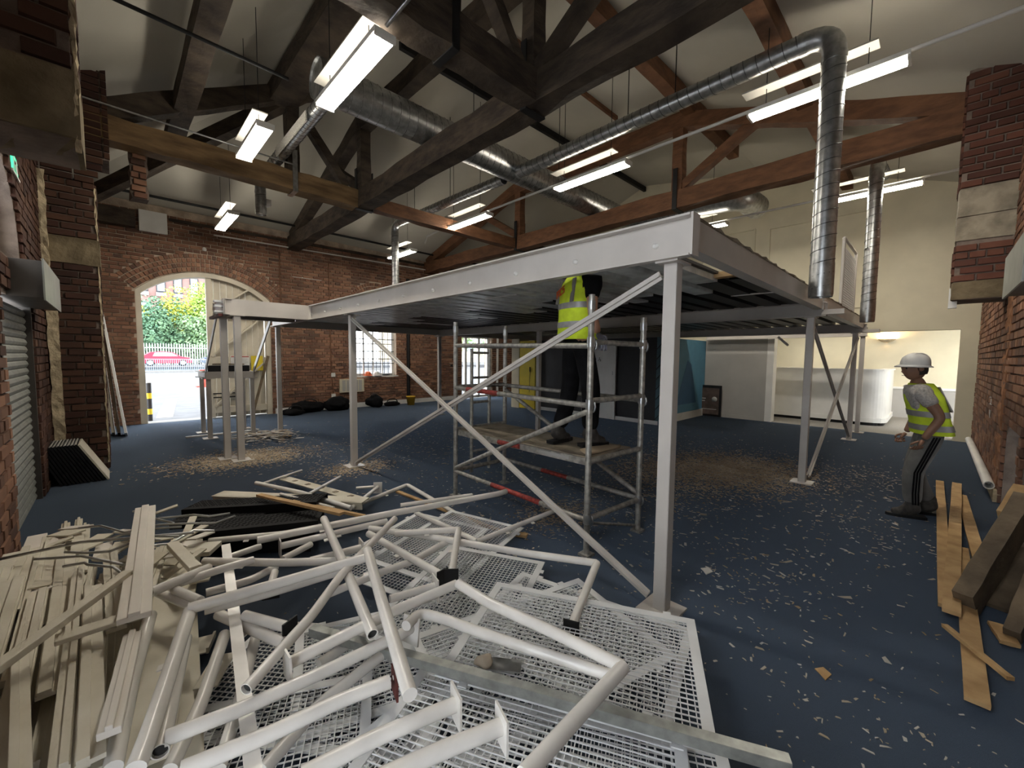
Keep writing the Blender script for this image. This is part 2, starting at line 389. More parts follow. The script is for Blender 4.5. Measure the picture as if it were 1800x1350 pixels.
# window 1: frame, glazing bars, panes, security bars
w1 = thing('window_1', 'arched white window with security bars behind the white post', 'window', (WC[0],YL+.2,1.0), kind='structure')
lo = win; li = [(WC[0]-.665,1.07)]+arch_pts(WC[0],WC[1],.665,-PI/2,PI/2)+[(WC[0]+.665,1.07)]; n = len(lo); t = MB()
vs = [(x,YL+.16,z) for x,z in lo]+[(x,YL+.16,z) for x,z in li]+[(x,YL+.24,z) for x,z in lo]+[(x,YL+.24,z) for x,z in li]
t.add(vs, [q for i in range(n) for q in ((i,(i+1)%n,n+(i+1)%n,n+i),(n+i,n+(i+1)%n,3*n+(i+1)%n,3*n+i),(2*n+i,3*n+i,3*n+(i+1)%n,2*n+(i+1)%n))])
t.build('frame', m_white, w1)
for i in range(1,4):
    x = WC[0]-.665+1.33*i/4; MB().b2((x-.018,YL+.18,1.07),(x+.018,YL+.22,WC[1]+math.sqrt(max(0,.665**2-(x-WC[0])**2)))).build('glazing_bar', m_white, w1)
for z in (1.55, 2.05, 2.55, 3.05): MB().b2((WC[0]-.66,YL+.18,z-.016),(WC[0]+.66,YL+.22,z+.016)).build('glazing_bar', m_white, w1)
MB().prism([(x-WC[0],z) for x,z in li], (WC[0],YL+.2,0),(1,0,0),(0,0,1),-.006).build('pane', m_glass, w1)
MB().b2((WC[0]-.8,YL-.03,.95),(WC[0]+.8,YL+.16,1.0)).build('window_sill', m_white, w1)
for i in range(10):
    x = WC[0]-.63+1.26*i/9; MB().tube([(x,YL+.1,1.0),(x,YL+.1,WC[1]+math.sqrt(max(0,.7**2-(x-WC[0])**2)))], .008, 6).build('security_bar', m_iron, w1)
for z in (1.4,1.8,2.2,2.6,3.0): MB().b2((WC[0]-.7,YL+.09,z-.012),(WC[0]+.7,YL+.11,z+.012)).build('cross_bar', m_iron, w1)

# glazed door
gd = thing('door_2', 'white framed glazed door with a side panel behind the scaffold tower', 'door', (10.4,YL+.2,0), kind='structure')
for x in (9.78, 10.05, 10.72, 11.21): MB().b2((x-.05,YL+.15,0),(x+.05,YL+.25,2.5)).build('stile', m_white, gd)
for z in (.05, 2.08, 2.45): MB().b2((9.78,YL+.15,z-.05),(11.2,YL+.25,z+.05)).build('rail', m_white, gd)
for a, b_ in ((9.83,10.0),(10.1,10.67),(10.77,11.16)): MB().b2((a,YL+.195,.1),(b_,YL+.203,2.4)).build('pane', m_glass, gd)
o = MB().b2((9.7,YL-.16,2.5),(11.3,YL,2.72)).build('shutter_housing', m_greywall); tag(o, 'long pale grey housing box above the glazed door', 'housing')
o = MB().tube([(11.55,YL-.06,0),(11.55,YL-.06,2.45)], .05, 10).build('downpipe', m_white); tag(o, 'white peeling pipe between the glazed door and the brick nib', 'pipe')

# near wall with the shutter door, the high window and the brick piers
WZ = 2.62; winN = [(4.1,2.5),(6.5,2.5)]+[(5.3+1.2*math.cos(a), WZ+.85*math.sin(a)) for a in [PI*i/14 for i in range(15)]]
winAdded = [(y_-4.7,z) for y_, z in winN]                  # added unseen twin behind the camera, lets daylight onto the foreground
toN = lambda y, z: (XN, y, z)
wn = slab('wall_near', [[(YR,0),(.15,0),(.15,2.2),(1.15,2.2),(1.15,0),(5.2,0),(5.2,2.15),(7.0,2.15),(7.0,0),(YL,0),(YL,5.3),(YR,5.3)], winN, winAdded], toN, (-.42,0,0), m_mortar2); wn['kind'] = 'structure'
def blkN(z):
    o = []
    if z < 2.16: o.append((5.2, 7.0))
    if 2.48 < z < WZ: o.append((4.1, 6.52))
    elif WZ <= z < WZ+.87: h = 1.22*math.sqrt(max(0,1-((z-WZ)/.87)**2)); o.append((5.3-h, 5.3+h))
    return o
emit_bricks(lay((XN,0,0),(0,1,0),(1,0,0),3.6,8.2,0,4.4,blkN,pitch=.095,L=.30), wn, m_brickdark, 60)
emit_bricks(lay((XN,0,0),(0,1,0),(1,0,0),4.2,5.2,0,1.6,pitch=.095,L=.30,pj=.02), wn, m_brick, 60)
w2 = thing('window_2', 'bright arched window above the roller shutter', 'window', (XN-.2,5.4,2.55), kind='structure')
for i in range(7):
    y_ = 4.25+i*.35; MB().b2((XN-.22,y_-.02,2.5),(XN-.17,y_+.02,WZ+.85*math.sqrt(max(0,1-((y_-5.3)/1.2)**2)))).build('glazing_bar', m_white, w2)
for z in (2.56,2.85,3.15): MB().b2((XN-.22,4.3,z-.02),(XN-.17,6.3,z+.02)).build('glazing_bar', m_white, w2)
t = MB(); p = winN; q = [(5.3+(y_-5.3)*.93, 2.8+(z-2.8)*.93) for y_, z in winN]; n = len(p)
t.add([(XN-.12,a,b_) for a,b_ in p]+[(XN-.12,a,b_) for a,b_ in q]+[(XN-.2,a,b_) for a,b_ in q], [x for i in range(n) for x in ((i,(i+1)%n,n+(i+1)%n,n+i),(n+i,n+(i+1)%n,2*n+(i+1)%n,2*n+i))])
t.build('frame', m_white, w2)
MB().prism(winN, (XN-.19,0,0),(0,1,0),(0,0,1),.006).build('pane', m_glass, w2)
sd = thing('roller_shutter', 'grey green steel roller shutter door in the near brick wall', 'shutter', (XN-.06,6.1,0))
for i in range(27):
    z = .03+i*.078; MB().prism([(0,0),(.012,.012),(.022,.04),(.012,.068),(0,.082)], (XN-.05,5.24,z-.03),(1,0,0),(0,0,1),-1.72).build('slat', m_shutter, sd)
for y_ in (5.22, 6.98): MB().b2((XN-.10,y_-.025,0),(XN+.01,y_+.025,2.16)).build('guide_rail', m_box, sd)
hb = thing('shutter_housing', 'grey steel housing box above the roller shutter on the near wall', 'housing', (-.55,6.3,2.14))
MB().b2((XN-.1,5.62,2.14),(-.43,7.1,2.47)).build('casing', m_box, hb, .004)
MB().b2((-.432,5.6,2.12),(-.42,7.12,2.49)).build('front_plate', m_boxend, hb)
ex = thing('exit_sign', 'green exit sign on the near wall beside the high window', 'sign', (-.56,6.7,3.4))
m_green = M('exit_green', (.02,.45,.25), .5, 0, var=0, emit=.5); MB().b2((-.64,6.1,3.37),(-.62,6.5,3.55)).build('panel', m_green, ex); MB().b2((-.65,6.09,3.35),(-.61,6.51,3.37)).build('edge', m_white, ex)
b = MB().b2((-.621,6.25,3.44),(-.617,6.28,3.49)).b2((-.621,6.24,3.495),(-.617,6.29,3.525)).bar((-.619,6.26,3.45),(-.619,6.22,3.39),.006,.02,(1,0,0)).bar((-.619,6.27,3.45),(-.619,6.31,3.39),.006,.02,(1,0,0)).b2((-.621,6.38,3.39),(-.617,6.44,3.53))
b.build('pictogram', m_white, ex)

gd = thing('added_door', 'unseen glazed door added behind the camera to let daylight onto the foreground', 'door', (XN-.2,1,0), kind='structure')  # added opening out of view, brings daylight to the foreground heap
for y_ in (.19,1.11): MB().b2((XN-.25,y_-.04,0),(XN-.17,y_+.04,2.2)).build('stile', m_white, gd)
MB().b2((XN-.25,.15,2.12),(XN-.17,1.15,2.2)).build('rail', m_white, gd)
MB().b2((XN-.215,.23,.02),(XN-.205,1.07,2.12)).build('pane', m_glass, gd)
def pier(name, label, box, spec, nsingle, side=None):
    """spec: list of (z0, z1, 'brick'|'stone'|'stone2'|'gap') from the bottom up, on the face towards the camera"""
    x0, x1, y0, y1 = box; ax, nm, O, u0, u1 = side
    core = MB().b2((x0+(.012 if nm[0] < 0 else 0),y0+(.012 if nm[1] < 0 else 0),spec[0][0]),(x1-.012,y1-.012,spec[-1][1])).build(name, m_mortar2); tag(core, label, 'pier', kind='structure'); bricks = []
    for z0, z1, k in spec:
        if k == 'brick':
            bricks += lay(O, ax, nm, u0, u1, z0, z1, pitch=.095, L=.30, pj=-.002)
            if nm[1] < 0: bricks += lay((x1,0,0),(0,1,0),(1,0,0), y0+.02, y1, z0, z1, pitch=.095, L=.30, pj=-.006)
            else: bricks += lay((0,y1,0),(1,0,0),(0,1,0), x0+.02, x1, z0, z1, pitch=.095, L=.30, pj=-.006)
        elif k in ('stone','stone2'):
            b = MB(); e = .015
            b.rbar((x0-.005,(y0+y1)/2-e/2,(z0+z1)/2),(x1+e,(y0+y1)/2-e/2,(z0+z1)/2),y1-y0+e,z1-z0-.01,n=6,amp=.008,seed=int(z0*100))
            b.build('stone', m_stone if k == 'stone' else m_stone2, core)
    emit_bricks(bricks, core, m_brickrust if nm[0] < 0 else m_brickdark, nsingle)
    return core
p2 = pier('brick_pier', 'tall dark brick pier rising from the carpet beside the roller shutter', (XN,-.1,8.15,8.75),
     [(0,2.84,'brick'),(2.84,3.2,'stone'),(3.2,3.95,'brick')], 190, ((1,0,0),(0,-1,0),(0,8.15,0),XN,-.1))
b = []; k = 0                                       # corbelled head stepping out under the truss
while 3.95+k*.095 < 5.5:
    o_ = min(.17, k*.045); b += lay((0,8.15,0),(1,0,0),(0,-1,0),XN,-.1+o_,3.95+k*.095,4.045+k*.095,pitch=.095,L=.30,pj=.0); k += 1
MB().b2((XN,8.165,4.32),(.055,8.75,5.55)).build('corbel', m_mortar2, p2); emit_bricks(b, p2, m_brickdark, 60)
MB().rbar((-.105,8.15,.1),(-.105,8.15,3.9),.018,.02,(0,1,0),n=60,amp=.007,seed=3).build('plaster_edge', m_plaster, p2)
MB().rbar((-.56,8.12,.0),(-.56,8.12,2.2),.10,.05,(0,1,0),n=24,amp=.008,seed=5).build('plaster_jamb', m_plaster, p2)
MB().rbar((-.60,8.12,2.5),(-.60,8.12,4.0),.08,.05,(0,1,0),n=16,amp=.01,seed=8).build('plaster_jamb', m_plaster, p2)
p1 = pier('brick_pier', 'dark brick and stone corbel hanging at the top left above the camera', (XN,-.1,3.43,4.0),
     [(2.85,3.22,'stone'),(3.22,4.75,'brick')], 60, ((1,0,0),(0,-1,0),(0,3.43,0),XN,-.1))
MB().rbar((-.095,3.43,2.78),(-.095,3.43,4.0),.02,.022,(0,1,0),n=30,amp=.008,seed=2).build('plaster_edge', m_plaster, p1)

# right wall, its pier on a corbel, the recess and the shutter housing
def blkR(z):
    o = [(4.7,5.95)] if z < 2.2 else []
    if z < .95: o.append((6.2,7.35))
    return o
wr = slab('wall_right', [[(XN,0),(4.7,0),(4.7,2.25),(5.95,2.25),(5.95,0),(6.2,0),(6.2,.72)]+[(6.775-.575*math.cos(PI*i/10), .72+.28*math.sin(PI*i/10)) for i in range(1,10)]+[(7.35,.72),(7.35,0),(XF,0),(XF,5.2),(XN,5.2)]], lambda x, z: (x, YR, z), (0,-.4,0), m_mortar2); wr['kind'] = 'structure'
emit_bricks(lay((0,YR,0),(1,0,0),(0,1,0),4.2,XF,0,5.0,blkR,pitch=.095,L=.30), wr, m_brick, 240)
b = MB().b2((6.2,YR-.42,0),(7.35,YR-.38,1.05)); b.build('recess_back', m_mortar2, wr)
emit_bricks(lay((0,YR-.38,0),(1,0,0),(0,1,0),6.2,7.35,0.1,1.0,pitch=.11,L=.5), wr, m_brickdark, 20, name='brick')
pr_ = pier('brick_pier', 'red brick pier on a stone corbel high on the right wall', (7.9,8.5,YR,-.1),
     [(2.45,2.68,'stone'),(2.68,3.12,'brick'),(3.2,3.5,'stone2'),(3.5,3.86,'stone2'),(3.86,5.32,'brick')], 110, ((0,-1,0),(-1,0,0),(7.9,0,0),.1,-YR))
MB().b2((7.93,YR,3.12),(8.5,-.13,3.2)).build('slate_gap', m_iron, pr_)
MB().rbar((7.72,YR-.02,.1),(7.72,YR-.02,3.1),.42,.10,(0,1,0),n=30,amp=.02,seed=12).build('plaster_jamb', M('red_plaster', (.30,.15,.085), .95, 0, var=.35, scale=6, bump=.8, bscale=16, spec=.1), wr)
o = MB().b2((8.02,-.16,2.36),(8.1,-.08,2.62)).build('sounder_box', m_white); tag(o, 'small white box fixed under the stone corbel on the right', 'box')
h2 = thing('shutter_housing', 'grey steel shutter housing box at the right edge of the picture', 'housing', (5.3,-.5,2.25))
MB().b2((4.72,YR-.1,2.25),(5.9,-.41,2.58)).build('casing', m_box, h2, .004); MB().b2((4.7,-.412,2.23),(5.92,-.40,2.60)).build('front_plate', m_boxend, h2)
s2 = thing('roller_shutter', 'grey steel roller shutter below the right hand housing', 'shutter', (5.3,YR-.1,0))
for i in range(28): MB().prism([(0,0),(.012,.012),(.022,.04),(.012,.068),(0,.082)], (4.74,YR-.14,i*.078),(0,1,0),(0,0,1),1.18).build('slat', m_shutter, s2)
MB().b2((7.4,YR,0),(11.9,YR+.06,.14)).build('baseboard_right', m_plaster, kind='structure')
MB().tube([(7.5,YR+.09,.17),(11.7,YR+.09,.17)], .05, 10, hollow=.8).build('trim_2', m_white, kind='structure')
o = MB().add([(9.0,YR+.015,1.12),(9.28,YR+.015,1.14),(9.1,YR+.015,.84),(9.28,YR+.015,.9),(9.0,YR+.03,1.12),(9.28,YR+.03,1.14),(9.1,YR+.03,.84)],[(4,6,5),(0,1,2),(0,4,5,1),(1,5,6,2),(2,6,4,0)]).build('torn_paper', m_white); tag(o, 'torn triangle of white paper stuck to the right brick wall', 'paper')

# far cream wall with the wide opening into the next room
toF = lambda y, z: (XF, y, z)
wf = slab('wall_back', [[(YR-.1,0),(-.34,0),(-.34,2.32),(2.98,2.32),(2.98,0),(YL+.2,0),(YL+.2,4.9),(6.8,7.25),(3.5,6.75),(YR-.1,5.2)]], toF, (.3,0,0), m_cream); wf['kind'] = 'structure'
b = MB()
for a, c, z0, z1 in ((4.9,3.55,2.9,5.15),(3.2,1.2,2.9,5.08)):      # applied panel mouldings
    for p, q in (((a,z0),(a,z1)),((c,z0),(c,z1)),((a,z0),(c,z0)),((a,z1),(c,z1))): b.bar((XF-.01,p[0],p[1]),(XF-.01,q[0],q[1]),.03,.05,(1,0,0))
b.build('trim_3', m_cream, kind='structure')
MB().b2((XF-.012,2.965,0),(XF+.29,3.12,2.36)).build('trim_4', m_white, kind='structure')
MB().b2((XF-.02,3.12,0),(XF,4.7,2.3)).build('shade_panel', m_greywall, kind='structure')  # grey sheet over the cream wall, paints the shade under the mezzanine
MB().b2((XF-.035,3.12,.0),(XF-.02,4.7,.1)).build('baseboard_back', m_greywall, kind='structure')
MB().b2((XF+.02,-4,-.1),(17.2,7,0)).build('floor', m_grey, kind='structure')
rm = MB().b2((16.6,-4,0),(16.9,7,2.9)).b2((XF+.3,6.6,0),(16.9,6.9,2.9)).b2((XF+.3,-3.3,0),(16.9,-3,2.9)).build('wall_room', m_cream, kind='structure')
MB().b2((XF+.25,-3.5,2.7),(17,7,2.9)).build('ceiling', m_ceil, kind='structure')
MB().b2((16.55,-3,.84),(16.6,6.6,.90)).build('trim_6', m_white, kind='structure')
MB().b2((16.58,-3,0),(16.6,6.6,.84)).build('trim_7', m_greywall, kind='structure')
cn = thing('reception_counter', 'white reception counter with rounded end in the room beyond', 'counter', (14,2.5,0))
cp = [(13.75,4.6),(13.75,1.15)]+[(14.1-.35*math.cos(a),1.15-.35*math.sin(a)) for a in [PI/2*i/8 for i in range(1,9)]]+[(16.0,.8),(16.0,1.0),(14.15,1.0),(13.95,1.2),(13.95,4.6)]
MB().prism(cp,(0,0,.08),(1,0,0),(0,1,0),1.32).build('panel', m_white, cn)
cq = [(x+(-.03 if x < 13.9 else 0), y_+(-.03 if y_ < .95 else 0)) for x, y_ in cp]
MB().prism(cq,(0,0,1.40),(1,0,0),(0,1,0),.04).build('counter_top', m_white, cn)
MB().prism([(x+.04 if x < 13.9 else x, y_+.03 if y_ < .95 else y_) for x, y_ in cp],(0,0,0),(1,0,0),(0,1,0),.08).build('plinth', m_iron, cn)
MB().prism(cq,(0,0,.08),(1,0,0),(0,1,0),.12).build('skirting', m_white, cn)
sc = thing('wall_sconce', 'half round uplighter glowing on the cream wall of the room beyond', 'lamp', (16.55,1.03,2.28))
MB().lathe([(.02,-.09),(.12,-.06),(.19,0),(.20,.02)],(16.5,1.03,2.28),16).build('bowl', m_plaster, sc)
MB().lathe([(0,.0),(.17,.0),(.17,.015),(0,.02)],(16.5,1.03,2.28),12).build('bulb', M('sconce_glow',(1,.72,.38),.5,0,var=0,emit=16), sc)
for y_ in (-.9,2.6): 
    l = thing('ceiling_light', 'panel light on the ceiling of the room beyond, %s' % ('over the open floor' if y_ < 0 else 'over the counter'), 'lamp', (14.8,y_,2.68))
    MB().b2((14.3,y_-.3,2.67),(15.3,y_+.3,2.70)).build('panel', M('panel_glow',(1,.94,.82),.5,0,var=0,emit=7.5), l)

# ceiling: left slope, two-pitch right slope, near hip
b = MB(); R1 = (3.7,6.8,7.2); R2 = (XF+.1,6.8,7.2)
EL = lambda x: (x,YL+.1,4.92); ER = lambda x: (x,YR-.1,5.1); KR = lambda x: (x,3.5,6.62)
def sheet(*p):
    q = [V(a)+V((0,0,.15)) for a in p]; n = len(p); b.add(list(p)+q, [tuple(range(n)), tuple(range(2*n-1,n-1,-1))]+[(i,n+i,n+(i+1)%n,(i+1)%n) for i in range(n)])
hx = XN-.1; hz = 5.0
k1 = (3.0,3.5,6.62)
sheet((hx,YL+.1,hz+.12),EL(XF+.1),R2,R1); sheet(R1,R2,KR(XF+.1),k1); sheet(k1,KR(XF+.1),ER(XF+.1),(hx,YR-.1,hz+.2)); sheet((hx,YR-.1,hz+.2),(hx,YL+.1,hz+.12),R1,k1)
b.build('ceiling', m_ceil, kind='structure')
# ------------------------------------------------------------------ roof timbers
def ceil_z(x, y_):
    r = 5.1+.369*(y_+.72) if y_ < 3.5 else 6.62+.176*(y_-3.5)
    return min(r, 4.92+(12.95-y_)*.37, 5.05+.485*(x+.75), 7.18)+.10
def part(bm, name, mat, par): return bm.build(name, mat, par)
def queen_truss(X, label, mat, yl, yr, ql, qr, seed):
    t = thing('roof_truss', label, 'truss', (X,5.9,4.6))
    part(MB().rbar((X,yl,4.775),(X,yr,4.775),.30,.35,n=26,amp=.016,seed=seed), 'tie_beam', mat, t)
    for q in (ql, qr): part(MB().rbar((X,q,4.94),(X,q,6.3),.2,.2,(0,1,0),n=6,amp=.008,seed=seed+3), 'queen_post', mat, t)
    part(MB().rbar((X,ql+.1,6.27),(X,qr-.1,6.27),.22,.32,n=10,amp=.01,seed=seed+5), 'straining_beam', mat, t)
    part(MB().rbar((X,yl-.1,4.97),(X,ql+.05,6.28),.22,.27,n=10,amp=.01,seed=seed+6), 'principal_rafter', mat, t)
    part(MB().rbar((X,yr+.1,4.95),(X,qr-.05,6.28),.22,.27,n=10,amp=.01,seed=seed+7), 'principal_rafter', mat, t)
    part(MB().rbar((X,ql+.08,5.02),(X,ql+1.35,5.78),.16,.16,n=4,amp=.006,seed=seed+8), 'strut', mat, t)
    part(MB().rbar((X,qr-.08,5.02),(X,qr-1.35,5.78),.16,.16,n=4,amp=.006,seed=seed+9), 'strut', mat, t)
    for q in (ql, qr):
        b = MB()
        for s_ in (-1,1): b.b2((X+s_*.165-.008,q-.045,4.58),(X+s_*.165+.008,q+.045,5.35))
        b.b2((X-.17,q-.05,4.575),(X+.17,q+.05,4.59)); part(b, 'strap', m_iron, t)
    return t
queen_truss(3.75, 'nearest big dark hewn roof truss spanning over the front of the mezzanine', m_timber, 12.8, -.6, 8.2, 3.55, 11)
queen_truss(8.15, 'red brown roof truss farther back, ending in the right hand brick pier', m_timber2, 12.8, -.3, 8.15, 3.72, 31)
def half_truss(Y, label, mat, seed, x0):
    t = thing('roof_truss', label, 'truss', (1.5,Y,4.6))
    part(MB().rbar((x0,Y,4.775),(3.6,Y,4.775),.30,.34,n=14,amp=.016,seed=seed), 'tie_beam', mat, t)
    part(MB().rbar((2.45,Y,4.93),(2.45,Y,6.35),.2,.22,(0,1,0),n=5,amp=.008,seed=seed+1), 'king_post', m_timber, t)
    part(MB().rbar((x0+.1,Y,4.78),(3.45,Y,6.87),.22,.28,n=12,amp=.012,seed=seed+2), 'principal_rafter', m_timber, t)
    part(MB().rbar((3.42,Y,4.98),(2.65,Y,5.98),.15,.15,n=4,amp=.006,seed=seed+3), 'strut', m_timber, t)
    b = MB()
    for s_ in (-1,1): b.b2((2.41,Y+s_*.165-.008,4.58),(2.49,Y+s_*.165+.008,5.3))
    b.b2((2.41,Y-.17,4.575),(2.49,Y+.17,4.59)); part(b, 'strap', m_galv if Y > 5 else m_iron, t)
half_truss(8.3, 'half truss with a lamplit golden brown split tie beam resting on the left brick pier', m_timberlit, 51, -.55)
half_truss(3.5, 'half truss with a heavy dark tie beam crossing the top centre of the picture', m_timber, 61, -.55)
def timber(name, p, q, w_, h, mat, label, seed, n=10, cat='beam'):
    return tag(MB().rbar(p, q, w_, h, n=n, amp=.010, seed=seed).build(name, mat), label, cat)
timber('longitudinal_tie', (3.92,8.25,4.76),(7.98,8.25,4.76),.22,.26,m_timber2,'red brown tie beam joining the feet of the two big trusses',71)
timber('longitudinal_tie', (8.32,8.25,4.76),(11.9,8.25,4.76),.22,.26,m_timber,'grey brown tie beam running on behind the farther truss',72)
timber('purlin', (.91,10.2,5.46),(.91,2.6,5.46),.25,.25,m_timber,'lower dark purlin of the near roof slope, above the golden tie beam',73)
timber('purlin', (2.3,8.3,6.18),(2.3,2.6,6.18),.42,.30,m_timber,'upper thick dark purlin of the near roof slope, above the nearest strip light',74)
timber('hip_rafter', (-.5,12.35,4.66),(2.75,7.75,6.36),.16,.26,m_timber,'slanting hip rafter rising from the far left corner',75)
timber('purlin', (3.3,3.5,6.43),(10.5,3.5,6.43),.20,.26,m_timber2,'upper brown purlin of the right roof slope, ending in mid air behind the farther truss',76,14)
timber('purlin', (3.0,1.65,5.78),(XF,1.65,5.78),.20,.26,m_timber2,'lower brown purlin of the right roof slope, passing behind the duct elbow',77,14)
o = MB().b2((3.8,6.77,7.02),(XF,6.85,7.16)).build('ridge_board', m_iron); tag(o, 'dark ridge board along the top of the ceiling', 'beam')
o = MB().b2((4.2,4.98,6.72),(7.9,5.04,6.80)).build('batten', m_timber2); tag(o, 'thin brown batten on the ceiling to the right of the ridge', 'batten')
o = MB().b2((.52,YL-.10,4.45),(1.02,YL,4.93)).build('wall_box', m_white, bevel=.01); tag(o, 'plain off white box high on the brick wall above the arched door', 'box')
o = MB().rbar((.37,8.6,3.98),(.37,8.6,5.05),.19,.24,(0,1,0),n=10,amp=.02,seed=4).build('wall_nib', m_mortar2); o.location = (0,0,0)
tag(o, 'short ragged brick nib hanging behind the golden beam beside the pier head', 'pier', kind='structure')
emit_bricks(lay((0,8.47,0),(1,0,0),(0,-1,0),0.275,.465,3.98,5.0,pitch=.095,L=.30), o, m_brick, 20)
MB().rbar((XN,12.7,4.66),(.46,12.7,4.66),.24,.36,n=6,amp=.01,seed=9).build('trim_8', m_timber, kind='structure')
MB().rbar((1.06,12.8,4.82),(9.5,12.8,4.9),.08,.06,n=20,amp=.006,seed=9).build('trim_10', m_timber, kind='structure')

# ------------------------------------------------------------------ ducts with spiral seams
def seam(b, p, q, r, pitch=.14, w=.005):
    p, q = V(p), V(q); d = q-p; L = d.length; d.normalize(); a = d.orthogonal().normalized(); c = d.cross(a); n = int(L/pitch*14)
    b.tube([p+d*(L*i/n)+(a*math.cos(2*PI*i/14)+c*math.sin(2*PI*i/14))*(r+.001) for i in range(n+1)], w, 4)
def duct(label, pts, r, elbow=None, open_end=True, pitch=.14):
    pts = [V(p) for p in pts]; t = thing('ventilation_duct', label, 'duct', pts[0])
    path = fillet(pts, elbow or r*2.2, 7) if len(pts) > 2 else pts
    MB().tube(path, r, 24, hollow=.96 if open_end else 0).build('duct_run', m_galv, t)
    b = MB()
    for i in range(len(pts)-1):
        e = (elbow or r*2.2); d = (pts[i+1]-pts[i]).normalized()
        a = pts[i]+d*(e if i else .05); c = pts[i+1]-d*(e if i < len(pts)-2 else .05); seam(b, a, c, r, pitch)
    b.build('spiral_seam', m_seam, t)
    for i in range(1, len(pts)-1):
        for s_ in (-1, 1):
            d = (pts[i+s_]-pts[i]).normalized(); q = pts[i]+d*(elbow or r*2.2); MB().tube([q,q+d*.07], r+.006, 24).build('collar', m_galv, t)
    d = (pts[1]-pts[0]).normalized(); MB().tube([pts[0]+d*.02,pts[0]+d*.35], r+.004, 24).build('collar', m_galv, t); return t
duct('widest galvanised duct running away above the tie beams in the middle of the roof', [(2.0,5.75,5.22),(9.7,5.75,5.22),(9.7,3.05,5.1),(10.6,3.0,5.1)], .245, .5)
duct('tall spiral duct dropping from a bend at the right, in front of the mezzanine edge', [(5.5,.9,2.33),(5.5,.9,5.06),(5.5,5.55,5.06)], .108, .24, pitch=.13)
duct('shorter far spiral duct hanging over the mezzanine edge, behind the tall one', [(9.41,.86,2.32),(9.41,.86,5.0),(10.6,.86,5.15)], .10, .22, pitch=.13)
duct('thin spiral duct branching left to a drop behind the mezzanine beam', [(5.5,10.2,2.75),(5.5,10.2,5.14),(5.5,5.95,5.06)], .095, .22, pitch=.13)
t = duct('small galvanised duct above the golden beam, dropping to a short open spout', [(2.2,9.45,4.42),(2.2,9.45,5.08),(2.2,6.0,5.12)], .095, .2, pitch=.12)
MB().b2((2.08,6.4,4.98),(2.1,7.9,5.12)).build('grille', M('perforated_grille',(.62,.60,.55),.5,.3,var=.4,scale=90), t)
MB().b2((2.28,9.35,4.6),(2.36,9.5,4.72)).build('damper_box', m_white, t)
for i, (x, y_, z0) in enumerate(((5.5,2.6,5.17),(5.5,3.3,5.17),(4.6,5.75,5.47),(6.9,5.75,5.47),(5.5,7.7,5.19),(5.5,9.2,5.19))):
    o = MB().tube([(x,y_,z0),(x,y_,ceil_z(x,y_))], .007, 5).build('hanger_rod', m_iron); tag(o, ['right hand rod hanging the duct of the tall drop','left hand rod hanging the duct of the tall drop','nearer rod hanging the thickest duct','farther rod hanging the thickest duct','right hand rod hanging the thin left duct','left hand rod hanging the thin left duct'][i], 'rod', 'thin rods that hang the ducts')

# ------------------------------------------------------------------ strip lights
def lamp(label, X, y0, y1, z, plate=True, wires=True):
    t = thing('strip_light', label, 'light', (X,(y0+y1)/2,z))
    MB().b2((X-.105,y0-.03,z),(X+.105,y1+.03,z+.05)).build('housing', m_lampbody, t, .006)
    MB().b2((X-.085,y0,z-.022),(X+.085,y1,z)).build('diffuser', m_lamp, t)
    MB().b2((X-.06,y0+.03,z+.05),(X+.06,y1-.03,z+.055)).build('uplight', m_uplight, t)
    for y_ in (y0-.02, y1+.02): MB().b2((X-.10,y_-.012,z-.026),(X+.10,y_+.012,z)).build('end_cap', m_lampbody, t)
    if plate: MB().b2((X-.09,y0+.22,z+.27),(X+.09,y1+.10,z+.285)).build('reflector', m_reflector, t)
    for y_ in (y0+.3, y1-.15): MB().tube([(X,y_,z+.05),(X,y_,z+.27),(X,y_,ceil_z(X,y_))], .005, 4).build('suspension_wire', m_iron, t)
lamp('nearest and largest strip light, at the top left of centre', 1.85, 3.6, 5.02, 4.5)
lamp('strip light partly behind the small duct over the golden beam', 1.5, 6.12, 7.3, 4.56)
lamp('strip light hanging before the arched door, farthest to the left', 1.85, 10.05, 11.5, 4.5)
lamp('long bright strip light crossing behind the tall duct at the right', 5.85, .36, 1.76, 4.68)
lamp('strip light in the middle of the roof below the thick duct', 5.85, 3.5, 4.9, 4.68)
lamp('strip light left of the middle one, by the red tie beam', 5.85, 6.78, 8.2, 4.68)
lamp('strip light low by the arched window, beside the left duct drop', 5.85, 9.86, 11.1, 4.47)
lamp('strip light near the right brick pier, behind the far duct', 9.75, .31, 1.72, 4.62)
lamp('small strip light just above the corner of the mezzanine beam', 9.75, 3.35, 4.6, 4.62)
def pipe(name, label, pts, r, mat, cat='pipe'):
    o = MB().tube(pts, r, 8).build(name, mat); return tag(o, label, cat)
pipe('conduit', 'straight cable conduit linking the strip lights of the middle row', [(5.85,-.6,4.76),(5.85,8.4,4.76),(5.85,9.2,4.7),(5.85,9.3,4.55)], .022, m_lampbody)
pipe('conduit', 'cable conduit linking the strip lights of the far row', [(9.75,-.55,4.70),(9.75,6.5,4.70)], .022, m_lampbody)
pipe('conduit', 'cable conduit linking the nearest strip lights', [(1.85,-.5,4.58),(1.85,3.55,4.58)], .018, m_galv)
pipe('cable_pipe', 'dark pipe slanting across the top left of the ceiling', [(-.5,6,5.26),(1.75,6,5.2)], .022, m_iron)
pipe('cable_pipe', 'thin grey pipe passing before the golden beam', [(-.5,8.05,5.04),(2.4,8.05,5.0)], .015, m_galv)
pipe('cable_pipe', 'black pipe hung along the top of the brick wall', [(-.5,12.25,5.12),(3.6,12.25,5.14),(7.9,12.25,5.14),(11,12.25,5.14)], .03, m_iron)
